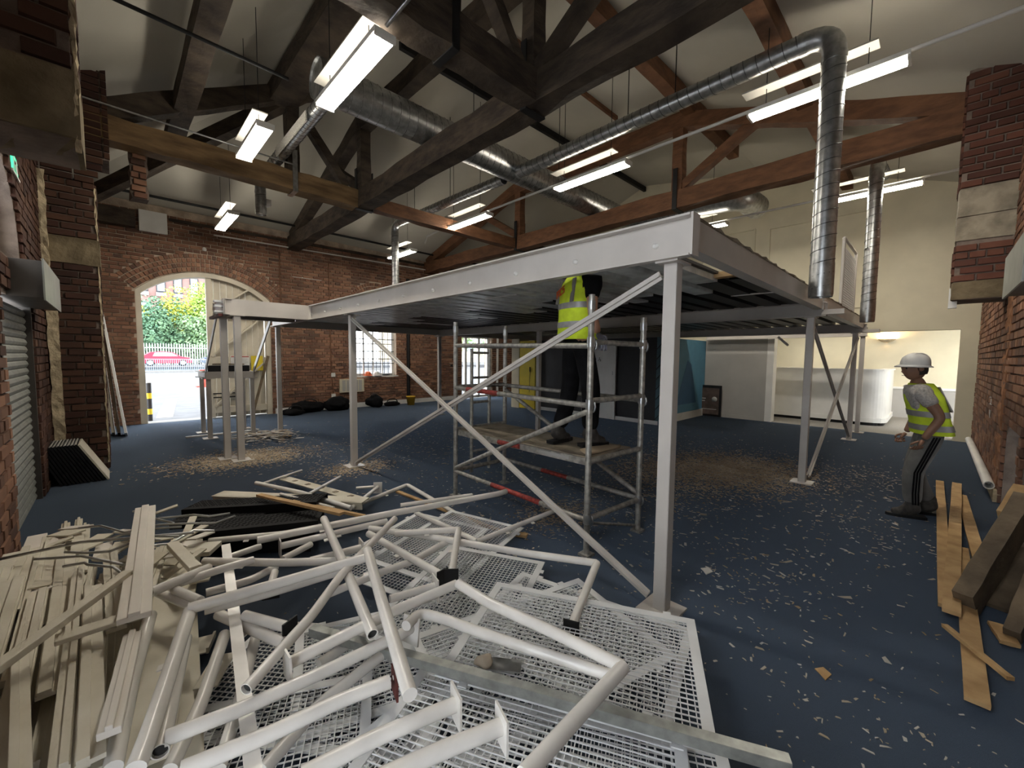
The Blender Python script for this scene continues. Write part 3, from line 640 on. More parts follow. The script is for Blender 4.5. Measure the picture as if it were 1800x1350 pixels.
pipe('conduit', 'pale conduit along the top of the brick wall', [(1.9,12.7,4.62),(9.6,12.7,4.72)], .02, m_lampbody)
pipe('cable_pipe', 'brown cable pipe down the brick wall right of the arched door', [(3.40,YL-.03,2.4),(3.40,YL-.03,4.5)], .016, m_timber2)
t = thing('socket_drop', 'brown cable drop with two white sockets left of the arched window', 'socket', (4.75,YL-.03,.4))
MB().tube([(4.72,YL-.03,4.4),(4.75,YL-.03,1.1),(4.8,YL-.03,.42)], .014, 6).build('cable', m_timber2, t)
for z in (1.06,.42): MB().b2((4.74,YL-.05,z-.06),(4.86,YL,z+.06)).build('socket', m_white, t)
o = MB().tube([(7.36,YL-.07,.16),(7.36,YL-.07,4.3)], .06, 10).build('downpipe', m_iron); tag(o, 'black iron downpipe right of the arched window', 'pipe')
t = thing('wall_heater', 'cream framed wall heater low on the brick below the arched window', 'heater', (5.2,YL-.06,.6))
MB().b2((4.98,YL-.1,.50),(5.75,YL,.92)).build('casing', m_cream, t, .01)
for i in range(5): MB().b2((5.05+i*.13,YL-.108,.54),(5.15+i*.13,YL-.1,.88)).build('grille', m_greywall, t)
o = MB().b2((3.72,YL-.02,3.86),(4.52,YL,3.90)).build('batten', m_white); tag(o, 'short white batten fixed high on the brick wall beside the arch', 'batten')
o = MB().lathe([(0,.06),(.04,.05),(.055,0)],(1.72,YL,4.26),10,(0,-1,0)).build('smoke_detector', m_white); tag(o, 'small white dome high on the brick above the arch', 'detector')
# ------------------------------------------------------------------ mezzanine: one bolted steel frame
mz = thing('mezzanine', 'grey painted steel mezzanine platform with braced posts and ribbed metal deck', 'platform', (2.5,1.17,0))
ZB, ZT = 2.25, 2.49
def channel(p, q, name='beam', out=1, z0=ZB, z1=ZT, depth=.09, mat=None):
    p, q = V(p), V(q); d = (q-p).normalized(); sd = V((0,0,1)).cross(d)*out; b = MB()
    b.bar((p.x,p.y,(z0+z1)/2),(q.x,q.y,(z0+z1)/2), .010, z1-z0)
    for z in (z0+.006, z1-.006): b.bar(V((p.x,p.y,z))+sd*depth/2, V((q.x,q.y,z))+sd*depth/2, depth, .012)
    return b.build(name, mat or m_steel, mz)
FX = 2.46
channel((FX,1.02,0),(FX,9.9,0),'front_beam',out=1,depth=.065)
MB().b2((FX-.066,1.0,ZB),(FX+.03,1.014,ZT)).build('end_plate', m_steel, mz)
b = MB()
y_ = 1.25
while y_ < 9.8:
    MB().lathe([(0,-.022),(.016,-.018),(.018,0)],(FX-.005,y_,ZB+.10),8,(1,0,0)).build('bolt', m_white, mz); y_ += .62
channel((2.5,1.05,0),(6.6,1.05,0),'side_beam',out=1, z0=2.31); channel((6.65,1.05,0),(11.1,1.05,0),'side_beam',out=1, z0=2.31)
MB().b2((6.55,1.03,2.28),(6.7,1.045,2.5)).build('splice_plate', m_steel, mz)
MB().rbar((2.6,1.06,2.5),(11.0,1.06,2.5),.04,.012,n=80,amp=.009,seed=6).build('ragged_edge', m_ply, mz)
for X in (6.63, 10.97): channel((X,1.0,0),(X,9.9,0),'cross_beam',out=1, z0=2.22, z1=2.40)
MB().b2((6.55,.82,2.24),(6.72,1.05,2.30)).build('bracket', m_steel, mz); MB().b2((10.85,.8,2.22),(11.1,1.05,2.28)).build('bracket', m_steel, mz)
channel((12.25,1.1,0),(12.25,4.6,0),'cross_beam',out=1, z0=2.20, z1=2.40)
channel((FX,9.88,0),(11,9.88,0),'side_beam',out=-1)
def post(x, y_, z1=ZB, w_=.085, z0=0):
    p = MB().b2((x-w_/2,y_-w_/2,z0),(x+w_/2,y_+w_/2,z1)).build('post', m_steel, mz, .006)
    MB().b2((x-.12,y_-.12,z0),(x+.12,y_+.12,z0+.012)).build('base_plate', m_steel, p)
    MB().b2((x-.10,y_-.07,z1-.012),(x+.10,y_+.07,z1)).build('head_plate', m_steel, p); return p
for x, y_ in ((2.53,1.17),(2.53,5.99),(2.53,9.8),(6.63,1.17),(6.63,6.0),(6.63,9.8),(10.97,1.17),(10.97,9.8),(12.25,1.17)): post(x, y_, 2.22 if x > 3 else ZB)
def brace(p, q): MB().bar(p, q, .012, .06).build('brace', m_steel, mz); MB().bar(V(p)+V((.0,0,.0)), V(q), .05, .012).build('brace', m_steel, mz)
brace((2.53,1.25,2.18),(2.53,5.92,.06)); brace((2.50,5.92,2.18),(2.50,1.25,.08))
brace((6.75,1.17,2.12),(10.9,1.17,.08)); brace((6.75,1.12,.08),(10.9,1.12,2.12))
# deck: galvanised planks near the front, black ones further in, black boarding above them; a strip is open
def plank(x0, x1, y0, mat, z=2.395, w_=.20):
    b = MB(); b.b2((x0,y0,z),(x1,y0+w_,z+.004)); b.b2((x0,y0,z+.004),(x1,y0+.004,z+.055)); b.b2((x0,y0+w_-.004,z+.004),(x1,y0+w_,z+.055)); b.build('deck_plank', mat, mz)
y_ = 1.50; i = 0
while y_ < 9.6:
    xs = 4.2+.45*((i//2*7)%3)+(.7 if i % 7 == 1 else 0)
    if i == 3: plank(2.56, 2.94, y_, m_galvd); plank(3.42, xs, y_, m_galvd)
    else: plank(2.56, xs, y_, m_galvd)
    plank(xs+.004, 10.93, y_, m_blackdeck, 2.392); y_ += .295; i += 1
plank(4.2, 10.93, 1.20, m_blackdeck)
for a, b_ in (((2.54,1.46),(10.94,2.26)),((2.54,2.26),(2.95,2.56)),((3.42,2.26),(10.94,2.56)),((2.54,2.56),(10.94,9.85)),((4.2,1.07),(10.94,1.46))):
    MB().b2((a[0],a[1],2.452),(b_[0],b_[1],2.475)).build('deck_board', m_blackdeck, mz)
MB().b2((4.1,1.1,2.42),(4.2,1.5,2.47)).build('deck_edge', m_wood, mz)
for a in ((4.2,3.4,2.385),(3.4,4.0,2.385),(5.2,1.7,2.39)): MB().bar((a[0],a[1],a[2]),(a[0]+.02,a[1]-.55,a[2]),.015,.015).build('hanging_strip', m_white, mz)
# landing at the far end of the front beam and the lower quarter landing of the removed stair
channel((1.2,7.45,0),(2.45,7.45,0),'landing_beam',out=1); channel((1.2,8.35,0),(2.45,8.35,0),'landing_beam',out=-1); channel((1.22,7.42,0),(1.22,8.38,0),'landing_beam',out=-1)
for z in (2.30,2.38,2.45): MB().b2((1.1,7.5,z-.02),(1.22,7.6,z+.01)).build('cut_stub', m_meshw, mz)
MB().b2((1.14,7.48,2.22),(1.2,8.3,2.26)).build('cut_stub', m_maroon, mz)
MB().b2((1.25,7.5,2.43),(2.45,8.3,2.47)).build('landing_deck', m_blackdeck, mz)
post(1.37,7.47,ZB,.09); post(1.24,7.75,ZB,.09)
for a in ((1.25,1.95),(2.05,2.0)): MB().bar((a[0],8.35,2.3),(a[0],9.75,1.32),.02,.09).build('stringer', m_steel, mz)
channel((1.25,9.8,0),(2.08,9.8,0),'quarter_landing_beam',out=1,z0=1.18,z1=1.31,depth=.06); channel((1.25,10.7,0),(2.08,10.7,0),'quarter_landing_beam',out=-1,z0=1.18,z1=1.31,depth=.06)
for x in (1.25,2.08): channel((x,9.8,0),(x,10.7,0),'quarter_landing_beam',out=1,z0=1.18,z1=1.31,depth=.05)
for x, y_ in ((1.3,9.83),(2.03,9.83),(1.3,10.67),(2.03,10.67)): post(x,y_,1.18,.075)
MB().b2((1.3,9.85,1.31),(2.0,10.0,1.43)).build('landing_fascia', m_blackdeck, mz)
MB().b2((.95,10.15,0),(2.2,10.2,.03)).build('base_rail', m_white, mz)
gp = thing('guard_panel', 'mesh guard panel standing on the far end of the mezzanine edge', 'guard', (8.6,1.12,2.5))
MB().tube([(8.5,1.12,2.52),(8.5,1.12,3.62)], .025, 8).build('upright', m_steel, gp); MB().tube([(8.5,1.12,3.62),(9.9,1.12,3.62)], .022, 8).build('top_rail', m_steel, gp); MB().tube([(9.9,1.12,2.52),(9.9,1.12,3.62)], .025, 8).build('upright', m_steel, gp)
b = MB()
for i in range(34): b.bar((8.55+i*.04,1.12,2.55),(8.55+i*.04,1.12,3.5),.006,.006)
for i in range(24): b.bar((8.53,1.12,2.55+i*.04),(9.88,1.12,2.55+i*.04),.006,.006)
b.build('wire_mesh', m_steel, gp)

# ------------------------------------------------------------------ partition block under the mezzanine
pb = MB().b2((9.66,4.72,0),(9.78,8.75,2.18)).b2((9.78,4.75,0),(XF,4.85,2.18)).b2((9.5,8.75,0),(9.78,9.4,2.18)).build('wall_partition', m_navy, kind='structure')
MB().b2((9.46,8.72,.02),(9.66,9.42,2.18)).build('panel', m_yellow, pb); MB().b2((9.63,8.66,.02),(9.665,8.76,2.18)).build('edge_strip', m_yellow, pb)
MB().b2((9.44,9.4,0),(9.9,9.75,2.25)).build('jamb', m_cream, pb)
MB().b2((9.63,4.72,0),(9.662,8.7,.1)).build('skirting', m_white, pb)
MB().b2((9.64,4.68,0),(9.80,4.80,2.18)).build('corner_post', m_teal, pb)
for i in range(8): MB().bar((9.632,4.69,.25+i*.25),(9.632,4.80,.13+i*.25),.006,.05,(1,0,0)).build('stripe', m_navy, pb)
MB().b2((9.80,4.705,.1),(XF,4.75,2.18)).build('mural', m_blue, pb)
MB().prism([(10.6,.42),(11.9,.42),(11.5,1.5),(11.25,1.62)], (0,4.70,0),(1,0,0),(0,0,1),-.004).build('mural_shape', m_blue2, pb)
MB().prism([(9.9,.42),(10.4,.42),(10.15,.9)], (0,4.70,0),(1,0,0),(0,0,1),-.004).build('mural_shape', m_blue2, pb)
MB().b2((9.80,4.68,0),(XF,4.706,.2)).build('skirting', m_white, pb)
d3 = thing('door_3', 'white toilet door with a pictogram plate in the charcoal partition', 'door', (9.62,6.5,0), kind='structure')
MB().b2((9.615,6.02,.02),(9.655,6.92,2.0)).build('leaf', m_white, d3, .004)
for y_ in (5.97,6.97): MB().b2((9.60,y_-.04,0),(9.66,y_+.04,2.05)).build('frame', m_white, d3)
MB().b2((9.605,6.50,1.55),(9.613,6.72,1.68)).build('plate', m_meshw, d3); MB().b2((9.606,6.37,1.535),(9.613,6.49,1.685)).build('plate', m_white, d3)
b = MB(); X = 9.603
for y_ in (6.665,6.57): b.lathe([(0,.004),(.012,.003),(.012,0)],(X,y_,1.652),8,(-1,0,0)); b.b2((X-.002,y_-.018,1.60),(X+.002,y_+.018,1.637)); b.b2((X-.002,y_-.013,1.562),(X+.002,y_-.003,1.60)); b.b2((X-.002,y_+.003,1.562),(X+.002,y_+.013,1.60))
b.lathe([(0,.004),(.011,.003),(.011,0)],(X,6.44,1.662),8,(-1,0,0)); b.bar((X,6.44,1.65),(X,6.435,1.605),.004,.014,(1,0,0)); b.bar((X,6.435,1.605),(X,6.405,1.6),.004,.012,(1,0,0)); b.bar((X,6.405,1.6),(X,6.395,1.57),.004,.012,(1,0,0))
b.tube([(X,6.437+.032*math.cos(a),1.592+.032*math.sin(a)) for a in [2*PI*i/14-.6 for i in range(12)]], .005, 5)
b.build('pictogram', m_iron, d3)
for z in (.5,1.2): MB().b2((9.60,6.0,z),(9.61,6.03,z+.1)).build('hinge', m_galv, d3)
o = MB().tube([(9.42,8.92,.55),(9.42,8.90,1.25)], .006, 5).tube([(9.42,8.9,1.2),(9.42,8.9,1.35)],.02,6).build('hanging_tool', m_iron); tag(o, 'thin black cable with handset hanging on the yellow panel', 'cable')
t = thing('sandwich_board', 'dark framed poster board leaning by the blue mural wall', 'board', (12.3,4.4,0))
MB().b2((12.36,4.18,.0),(12.40,4.95,.90)).build('frame', m_iron, t, .01)
MB().b2((12.350,4.24,.06),(12.362,4.88,.82)).build('poster', M('poster_brown',(.085,.06,.05),.6,0,var=.4,scale=5), t)
b = MB().b2((12.346,4.6,.50),(12.351,4.8,.53)).b2((12.346,4.62,.43),(12.351,4.79,.46)).b2((12.346,4.3,.2),(12.351,4.75,.22))
b.lathe([(0,.004),(.075,.003),(.075,0)],(12.35,4.36,.5),16,(-1,0,0)); b.build('print', m_greywall, t)
o = MB().bar((11.0,2.55,2.18),(11.05,2.35,1.98),.02,.05).build('hanging_bracket', m_white); tag(o, 'white strip hanging askew under the mezzanine before the grey wall', 'bracket')

# ------------------------------------------------------------------ things along the left brick wall
def lumpy(c, sz, seed, n=3):
    rn = random.Random(seed); bm = bmesh.new(); bmesh.ops.create_icosphere(bm, subdivisions=n, radius=1)
    for v in bm.verts:
        k = 1+.22*math.sin(v.co.x*3+seed)+.18*math.sin(v.co.y*5+seed*2)+rn.uniform(-.08,.08)
        v.co = V((v.co.x*sz[0]*k, v.co.y*sz[1]*k, max(-.92,v.co.z)*sz[2]*k))
        v.co.z = max(v.co.z, -sz[2]*.9)
    b = MB(); b.add([V(c)+v.co+V((0,0,sz[2]*.9)) for v in bm.verts], [tuple(x.index for x in f.verts) for f in bm.faces], True); bm.free(); return b
def bag(label, c, sz, seed):
    t = thing('holdall', label, 'bag', c); lumpy(c, sz, seed).build('body', m_black, t)
    MB().tube([V(c)+V((sz[0]*.6*math.cos(a),-sz[1]*.2,sz[2]*1.5+.13*math.sin(a))) for a in [PI*i/10 for i in range(11)]], .016, 6).build('strap', m_iron, t)
bag('largest black holdall by the wall, with its strap up', (4.75,12.5,0), (.42,.22,.19), 1)
bag('black bag slumped left of the largest holdall', (4.0,12.55,0), (.36,.24,.17), 4)
bag('flat dark pouch lying in front of the holdalls', (3.55,12.3,0), (.32,.22,.08), 9)
bag('black rucksack on the carpet below the arched window', (5.95,12.5,0), (.24,.2,.2), 6)
bag('small dark bundle beside the rucksack', (6.6,12.55,0), (.32,.16,.07), 8)
bk = thing('bucket', 'yellow plastic bucket at the foot of the black downpipe', 'bucket', (7.2,12.35,0))
MB().lathe([(0,.004),(.115,.004),(.15,.30),(.157,.30),(.157,.27),(.145,.26)],(7.2,12.35,0),18).build('tub', M('bucket_yellow',(.62,.36,.02),.5,0,var=.1), bk)
MB().tube([(7.2+.155*math.cos(a),12.35,.29-.12*math.sin(a)) for a in [PI*i/10 for i in range(11)]], .005, 5).build('handle', m_iron, bk)
for i, (x, m_, l) in enumerate(((5.95,M('orange_shell',(.75,.14,.03),.4,0,var=.05),'orange hard hat on the window sill'),(6.25,m_helmet,'white hard hat on the window sill'))):
    hh = thing('hard_hat', l, 'hat', (x,YL+.05,1.0)); MB().lathe([(.115,0),(.113,.05),(.09,.11),(.05,.14),(0,.15)],(x,YL+.05,1.0),14).build('shell', m_, hh); MB().lathe([(.15,.0),(.15,.012),(.11,.02)],(x,YL+.05,1.0),14).build('brim', m_, hh)
o = lumpy((6.62,YL+.04,1.0),(.16,.06,.03),3,2).build('tool_roll', m_iron); tag(o, 'small dark tools lying at the right of the window sill', 'tool')
for i, (x, y0, x1, z1, mt_, l) in enumerate(((.12,11.2,-.12,2.45,m_white,'pale edged board leaning in front, at the left of the arch'),(.02,11.3,-.15,2.4,m_wooddark,'dark board leaning second from the arch'),(-.06,11.4,-.2,2.35,m_plank,'cream edged board in the middle of the leaning stack'),(-.14,11.5,-.27,2.3,m_wooddark,'dark board leaning nearest the brick pier'))):
    o = MB().bar((x,y0,0),(x1-.02,y0+1.0,z1),.5,.04,(1,0,.12)).build('leaning_board', mt_); tag(o, l, 'board', 'boards leaning beyond the brick pier')
for i in range(13):
    x = -.52+i*.034
    o = MB().bar((x,7.68,.01),(x-.20-.004*i,7.68,.50),.020,.52,(0,1,0)).build('grey_panel', m_plank if i == 12 else m_iron)
    if i < 12:
        MB().bar((x-.20-.004*i,7.68,.50),(x-.205-.004*i,7.68,.507),.019,.52,(0,1,0)).build('top_edge', m_greywall, o)
        tag(o, '%s thin dark panel from the wall in the row by the brick pier' % ('first second third fourth fifth sixth seventh eighth ninth tenth eleventh twelfth'.split()[i]), 'panel', 'thin panels leaning by the brick pier')
    else: tag(o, 'outermost panel of the leaning row, with a pale face', 'panel', 'thin panels leaning by the brick pier')
# ------------------------------------------------------------------ scaffold tower
st = thing('scaffold_tower', 'grey alloy scaffold tower with a plywood platform under the mezzanine', 'scaffold', (3.15,2.9,0))
SB, SA, SC_, SD = (2.78,1.95), (2.85,3.88), (3.54,1.90), (3.62,3.86)
def rod(p, q, name='ledger', r=.024, mat=None): return MB().tube([p,q], r, 10).build(name, mat or m_alu, st)
tops = {SB:2.16, SA:2.05, SC_:2.03, SD:2.05}
for s_, zt in tops.items():
    a = rod((*s_,.02),(*s_,zt),'standard',.026); MB().tube([(*s_,zt-.12),(*s_,zt-.05)],.031,10).build('coupler', m_galv, a)
    MB().b2((s_[0]-.05,s_[1]-.05,0),(s_[0]+.05,s_[1]+.05,.02)).build('foot', m_alu, a)
def redpart(p, q, a, b, lab=None):
    p, q = V(p), V(q); MB().tube([p+(q-p)*a, p+(q-p)*b], .0255, 10).build('red_sleeve', m_red, st)
for z in (1.76, 1.27):
    for p, q in ((SA,SB),(SD,SC_)):
        if z > 1.5 and p == SD: continue
        rod((p[0],p[1],z+.02),(q[0],q[1],z-.01))
for z in (1.78, 1.30, .80, .31):
    for p, q in ((SB,SC_),(SA,SD)): rod((p[0],p[1],z),(q[0],q[1],z), 'frame_rung')
rod((*SA,.30),(*SB,.30)); rod((*SD,.32),(*SC_,.32)); redpart((*SA,.30),(*SB,.30),.35,.72); redpart((*SA,1.29),(*SB,1.26),.12,.40); redpart((*SD,.32),(*SC_,.32),.35,.55); redpart((*SA,0),(*SA,2),.33,.5)
rod((*SB,1.22),(*SA,.34),'diagonal'); rod((*SD,1.24),(*SC_,.36),'diagonal'); rod((SB[0],SB[1],.28),(SC_[0],SC_[1]+.02,.05),'diagonal',.012)
for x in (3.08, 3.36): rod((x,3.87,.25),(x,3.87,1.75),'ladder_stile',.02)
for z in (.5,.8,1.1,1.4,1.7): rod((3.08,3.87,z),(3.36,3.87,z),'ladder_rung',.015)
for s_ in (SB, SC_):
    for z in (1.78,1.27,.31):
        MB().tube([(s_[0]+.04,s_[1]+.03*math.cos(a),z+.045*math.sin(a)-.02) for a in [2*PI*i/10 for i in range(9)]], .009, 6).build('hook', m_galv, st)
        MB().tube([(s_[0],s_[1],z-.04),(s_[0],s_[1],z+.04)], .033, 10).build('coupler', m_galv, st)
pf = MB().b2((2.86,1.98,.79),(3.50,3.82,.81)).build('platform', m_ply, st)
for x in (2.86,3.50): MB().b2((x-.02,1.98,.74),(x+.02,3.82,.80)).build('edge_beam', m_alu, pf)
for y_ in (2.0,2.6,3.2,3.8): MB().b2((2.86,y_-.02,.75),(3.5,y_+.02,.79)).build('edge_beam', m_alu, pf)
redpart((2.845,3.82,.77),(2.845,1.98,.77),.38,.55)
MB().b2((2.838,2.2,.755),(2.840,2.55,.785)).build('maker_plate', m_greywall, pf)
o = lumpy((3.15,2.1,.81),(.22,.12,.012),5,2).build('sawdust_heap', m_saw); tag(o, 'dusty pale heap of chips at the near end of the scaffold platform', 'dust', kind='stuff')

# ------------------------------------------------------------------ people
def skin_body(name, joints, bones, mat, par, sub=2, root=0):
    me = bpy.data.meshes.new(name); o_ = ORG[par.name]
    me.from_pydata([tuple(V(p)-o_) for p, r in joints], bones, []); ob = bpy.data.objects.new(name, me); C.objects.link(ob); ob.parent = par; ORG[ob.name] = o_
    ob.modifiers.new('skin','SKIN')
    for i, (p, r) in enumerate(joints):
        sv = me.skin_vertices[0].data[i]; sv.radius = r if isinstance(r, tuple) else (r, r); sv.use_root = (i == root)
    s_ = ob.modifiers.new('sub','SUBSURF'); s_.levels = sub; s_.render_levels = sub
    for md in ob.modifiers:
        if md.type == 'SKIN': md.use_smooth_shade = True
    me.materials.append(mat); return ob
def loft(rings, n=20):
    # rings: (centre, half width along side, half depth along front, side vec, front vec)
    b = MB(); vs = []; fs = []
    for c, a, d, sx, fx in rings:
        for k in range(n):
            th = 2*PI*k/n; cx, sy = math.cos(th), math.sin(th)
            vs.append(V(c)+V(sx)*a*math.copysign(abs(cx)**.85,cx)+V(fx)*d*math.copysign(abs(sy)**.85,sy))
    for i in range(len(rings)-1):
        for k in range(n): fs.append((i*n+k, i*n+(k+1)%n, (i+1)*n+(k+1)%n, (i+1)*n+k))
    return b.add(vs, fs, True)
def head(par, c, face, up, skin, hair, sc=1):
    # face, ears, nose, eyes and mouth around centre c looking along face
    c, face, up = V(c), V(face).normalized(), V(up).normalized(); sd = face.cross(up).normalized(); up = sd.cross(face)
    bm = bmesh.new(); bmesh.ops.create_uvsphere(bm, u_segments=20, v_segments=14, radius=1); b = MB(); P = []
    for v in bm.verts:
        x, y_, z = v.co
        k = 1-.22*max(0,-z)*(.6+.4*abs(x)); fz = y_*.098+(.012 if y_ > .7 and -.35 < z < .25 else 0)+(.016*max(0,-z) if y_ > .2 else 0)
        P.append(c+sd*(x*.076*k*sc)+face*(fz*sc)+up*(z*.118*sc))
    b.add(P, [tuple(q.index for q in f.verts) for f in bm.faces], True); bm.free()
    b.add([c+face*.096*sc+up*.03*sc, c+face*.098*sc+up*-.03*sc+sd*.018*sc, c+face*.098*sc-up*.03*sc-sd*.018*sc, c+face*.128*sc-up*.022*sc],[(0,1,3),(0,3,2),(1,2,3)])
    for s_ in (-1,1): b.lathe([(0,.018),(.022,.014),(.028,0),(.02,-.01)], c+sd*s_*.076*sc-face*.005, 8, sd*s_)
    hd = b.build('head', skin, par)
    e = MB()
    for s_ in (-1,1): e.lathe([(0,.006),(.012,.003),(.013,0)], c+face*.094*sc+sd*s_*.032*sc+up*.018*sc, 8, face)
    e.bar(c+face*.104*sc-up*.06*sc+sd*.024, c+face*.104*sc-up*.06*sc-sd*.024, .008, .006); e.build('eyes_and_mouth', m_iron, hd)
    h = MB(); bm = bmesh.new(); bmesh.ops.create_uvsphere(bm, u_segments=18, v_segments=12, radius=1); P = [c+sd*(v.co.x*.081*sc)+face*((v.co.y*.104-.008)*sc)+up*(v.co.z*.123*sc) for v in bm.verts]
    keep = [f for f in bm.faces if f.calc_center_median().y < .25-.9*max(0,f.calc_center_median().z-.2)*-1 and (f.calc_center_median().z > -.45) and (f.calc_center_median().y < .2 or f.calc_center_median().z > .55)]
    h.add(P, [tuple(q.index for q in f.verts) for f in keep], True); bm.free(); h.build('hair', hair, hd); return hd
def hand(par, wrist, d, side, curl, mat, sc=1, thumb=1):
    # palm with four bent fingers and a thumb; d = direction of the hand, side = across the palm (towards the thumb), curl = where fingers bend to
    w_, d, side, curl = V(wrist), V(d).normalized(), V(side).normalized(), V(curl).normalized()
    J = [(w_,.026*sc),(w_+d*.045*sc,(.034*sc,.018*sc)),(w_+d*.085*sc,(.038*sc,.016*sc))]
    hb = skin_body('hand', J, [(0,1),(1,2)], mat, par, 1)
    for i, (off, L) in enumerate(((.030,.075),(.010,.085),(-.011,.078),(-.031,.06))):
        a = w_+d*.075*sc+side*off*sc; q = [a, a+d*L*.42*sc+curl*.012*sc, a+d*L*.62*sc+curl*.05*sc, a+d*L*.45*sc+curl*.075*sc]
        skin_body('finger', [(p,.0095*sc) for p in q], [(0,1),(1,2),(2,3)], mat, hb, 1)
    a = w_+d*.02*sc+side*.022*sc; q = [a, a+side*.034*sc*thumb+d*.028*sc, a+side*.036*sc*thumb+d*.055*sc+curl*.03*sc]
    skin_body('thumb', [(p,.011*sc) for p in q], [(0,1),(1,2)], mat, hb, 1); return hb
def boots(par, ankle, toe_dir, mat, zf):
    a = V(ankle); t = V(toe_dir).normalized(); J = [(V((a.x,a.y,zf+.22)),.058),(V((a.x,a.y,zf+.10)),.056),(V((a.x,a.y,zf+.05))-t*.05,.048),(V((a.x,a.y,zf+.055))+t*.08,(.05,.05)),(V((a.x,a.y,zf+.04))+t*.17,(.042,.035))]
    ob = skin_body('boot', J, [(0,1),(1,2),(1,3),(3,4)], mat, par, 2)
    MB().prism([(-.11,-.045),(.12,-.05),(.2,-.03),(.215,0),(.2,.03),(.12,.05),(-.11,.045)], (a.x,a.y,zf), t, V((0,0,1)).cross(t), .03).build('sole', m_iron, ob); return ob

# worker 1: on the scaffold platform, back to us, head up behind the mezzanine beam, right hand on the rail
fx = V((.94,-.34,0)).normalized(); sx = V((fx.y,-fx.x,0))          # facing; sx = his right
PZ = .82; K1 = 1.075; pc = V((3.14,2.36,0))
w1_ = thing('person', 'worker in yellow vest and black trousers on the scaffold platform, head hidden by beam', 'person', (pc.x,pc.y,PZ))
def at1(r, f_, z): return pc+sx*r+fx*f_+V((0,0,PZ+z*K1))
Lh, Rh = at1(-.09,0,.92), at1(.09,0,.92)
la, ra = at1(-.16,-.10,.10), at1(.10,.10,.10)
lk, rk = at1(-.13,.02,.50), at1(.11,.09,.50)
neck = at1(0,.03,1.47); sr, sl = at1(.19,.02,1.40), at1(-.19,.02,1.40)
hr_w = V((2.98,2.02,1.86)); er = at1(.27,-.02,1.12); hl_w = at1(-.12,.42,1.62); el_ = at1(-.27,.22,1.30)
bodyJ = [(at1(0,0,.95),(.15,.11)),(at1(0,-.01,1.15),(.14,.10)),(at1(0,0,1.33),(.16,.10)),(neck,.06),(at1(0,.05,1.56),.055),
 (sr,.065),(er,.045),(hr_w,.032),(sl,.065),(el_,.045),(hl_w,.032),(Rh,.085),(rk,.06),(ra,.042),(Lh,.085),(lk,.06),(la,.042)]
bones = [(0,1),(1,2),(2,3),(3,4),(2,5),(5,6),(6,7),(2,8),(8,9),(9,10),(0,11),(11,12),(12,13),(0,14),(14,15),(15,16)]
skin_body('body', bodyJ, bones, m_skin, w1_)
skin_body('trousers', [(at1(0,0,1.0),(.165,.125)),(at1(0,0,.92),(.17,.13)),(Rh,.10),(rk+fx*.005,.092),(at1(.105,.095,.25),.085),(ra+V((0,0,.03)),.08),(Lh,.10),(lk,.092),(at1(-.145,-.04,.25),.085),(la+V((0,0,.03)),.08)],
 [(0,1),(1,2),(2,3),(3,4),(4,5),(1,6),(6,7),(7,8),(8,9)], m_black, w1_)
skin_body('tee_shirt', [(at1(0,0,1.02),(.158,.115)),(at1(0,0,1.33),(.165,.11)),(at1(0,.02,1.46),.075),(sr,.078),(sr*.45+er*.55,.068),(sl,.078),(sl*.45+el_*.55,.068)],[(0,1),(1,2),(1,3),(3,4),(1,5),(5,6)], m_black, w1_)
def vest(par, fn, z0, z1, w_, d, mat=m_hivis, bands=(), fxv=None, sxv=None):
    rr = [fn(z0+(z1-z0)*i/8) for i in range(9)]
    v = loft([(c,w_*k,d*k,sxv,fxv) for c,k in rr], 24).build('vest', mat, par)
    for za, zb in bands: loft([(c,(w_+.006)*k,(d+.006)*k,sxv,fxv) for c,k in [fn(za+(zb-za)*i/2) for i in range(3)]],24).build('reflective_band', m_band, v)
    return v
def fn1(z):
    k = 1.0+.10*max(0,(1.12-z)/.3)-.38*max(0,(z-1.34)/.13)**1.6; return at1(0,-.005+.03*max(0,(z-1.3)),z), k
v1 = vest(w1_, fn1, .93, 1.47, .205, .150, bands=((1.03,1.08),(1.19,1.24)), fxv=fx, sxv=sx)
b = MB()
for s_ in (-1,1): b.bar(at1(s_*.125,-.15,1.24), at1(s_*.11,-.11,1.44), .05, .012, fx)
b.build('reflective_band', m_band, v1)
b = MB(); q0 = at1(-.045,-.16,1.335)                      # red badge lettering on the back
for i, (x0, x1, z0, z1) in enumerate(((-.06,-.045,-.035,.03),(-.045,-.02,.015,.03),(-.045,-.02,-.01,.0),(-.02,-.01,-.035,.03),(0,.012,-.035,.03),(.012,.03,-.035,-.022),(.012,.03,.018,.03),(.04,.075,.02,.03),(.04,.052,-.005,.025),(.04,.075,-.006,.006),(.065,.077,-.035,0),(.04,.075,-.035,-.025))):
    p = [q0+sx*xx+V((0,0,zz+xx*.35))-fx*.006 for xx, zz in ((x0,z0),(x1,z0),(x1,z1),(x0,z1))]; p2_ = [a-fx*.004 for a in p]
    b.add(p+p2_, [(0,1,2,3),(7,6,5,4),(0,4,5,1),(1,5,6,2),(2,6,7,3),(3,7,4,0)])
b.build('badge_lettering', M('badge_red',(.62,.10,.02),.7,0,var=0), v1)
head(w1_, at1(0,.09,1.63), fx*.8+V((0,0,.5)), V((0,0,1))-fx*.4, m_skin, m_hair)
hand(w1_, hr_w, (V((2.94,1.95,1.80))-hr_w), fx, V((0,0,-1)), m_glove, 1.05)
hand(w1_, hl_w, V((.2,.1,1)), -sx, fx, m_glove, 1.05)
boots(w1_, ra, fx, m_boot, PZ); boots(w1_, la, fx*.9-sx*.3, m_boot, PZ)

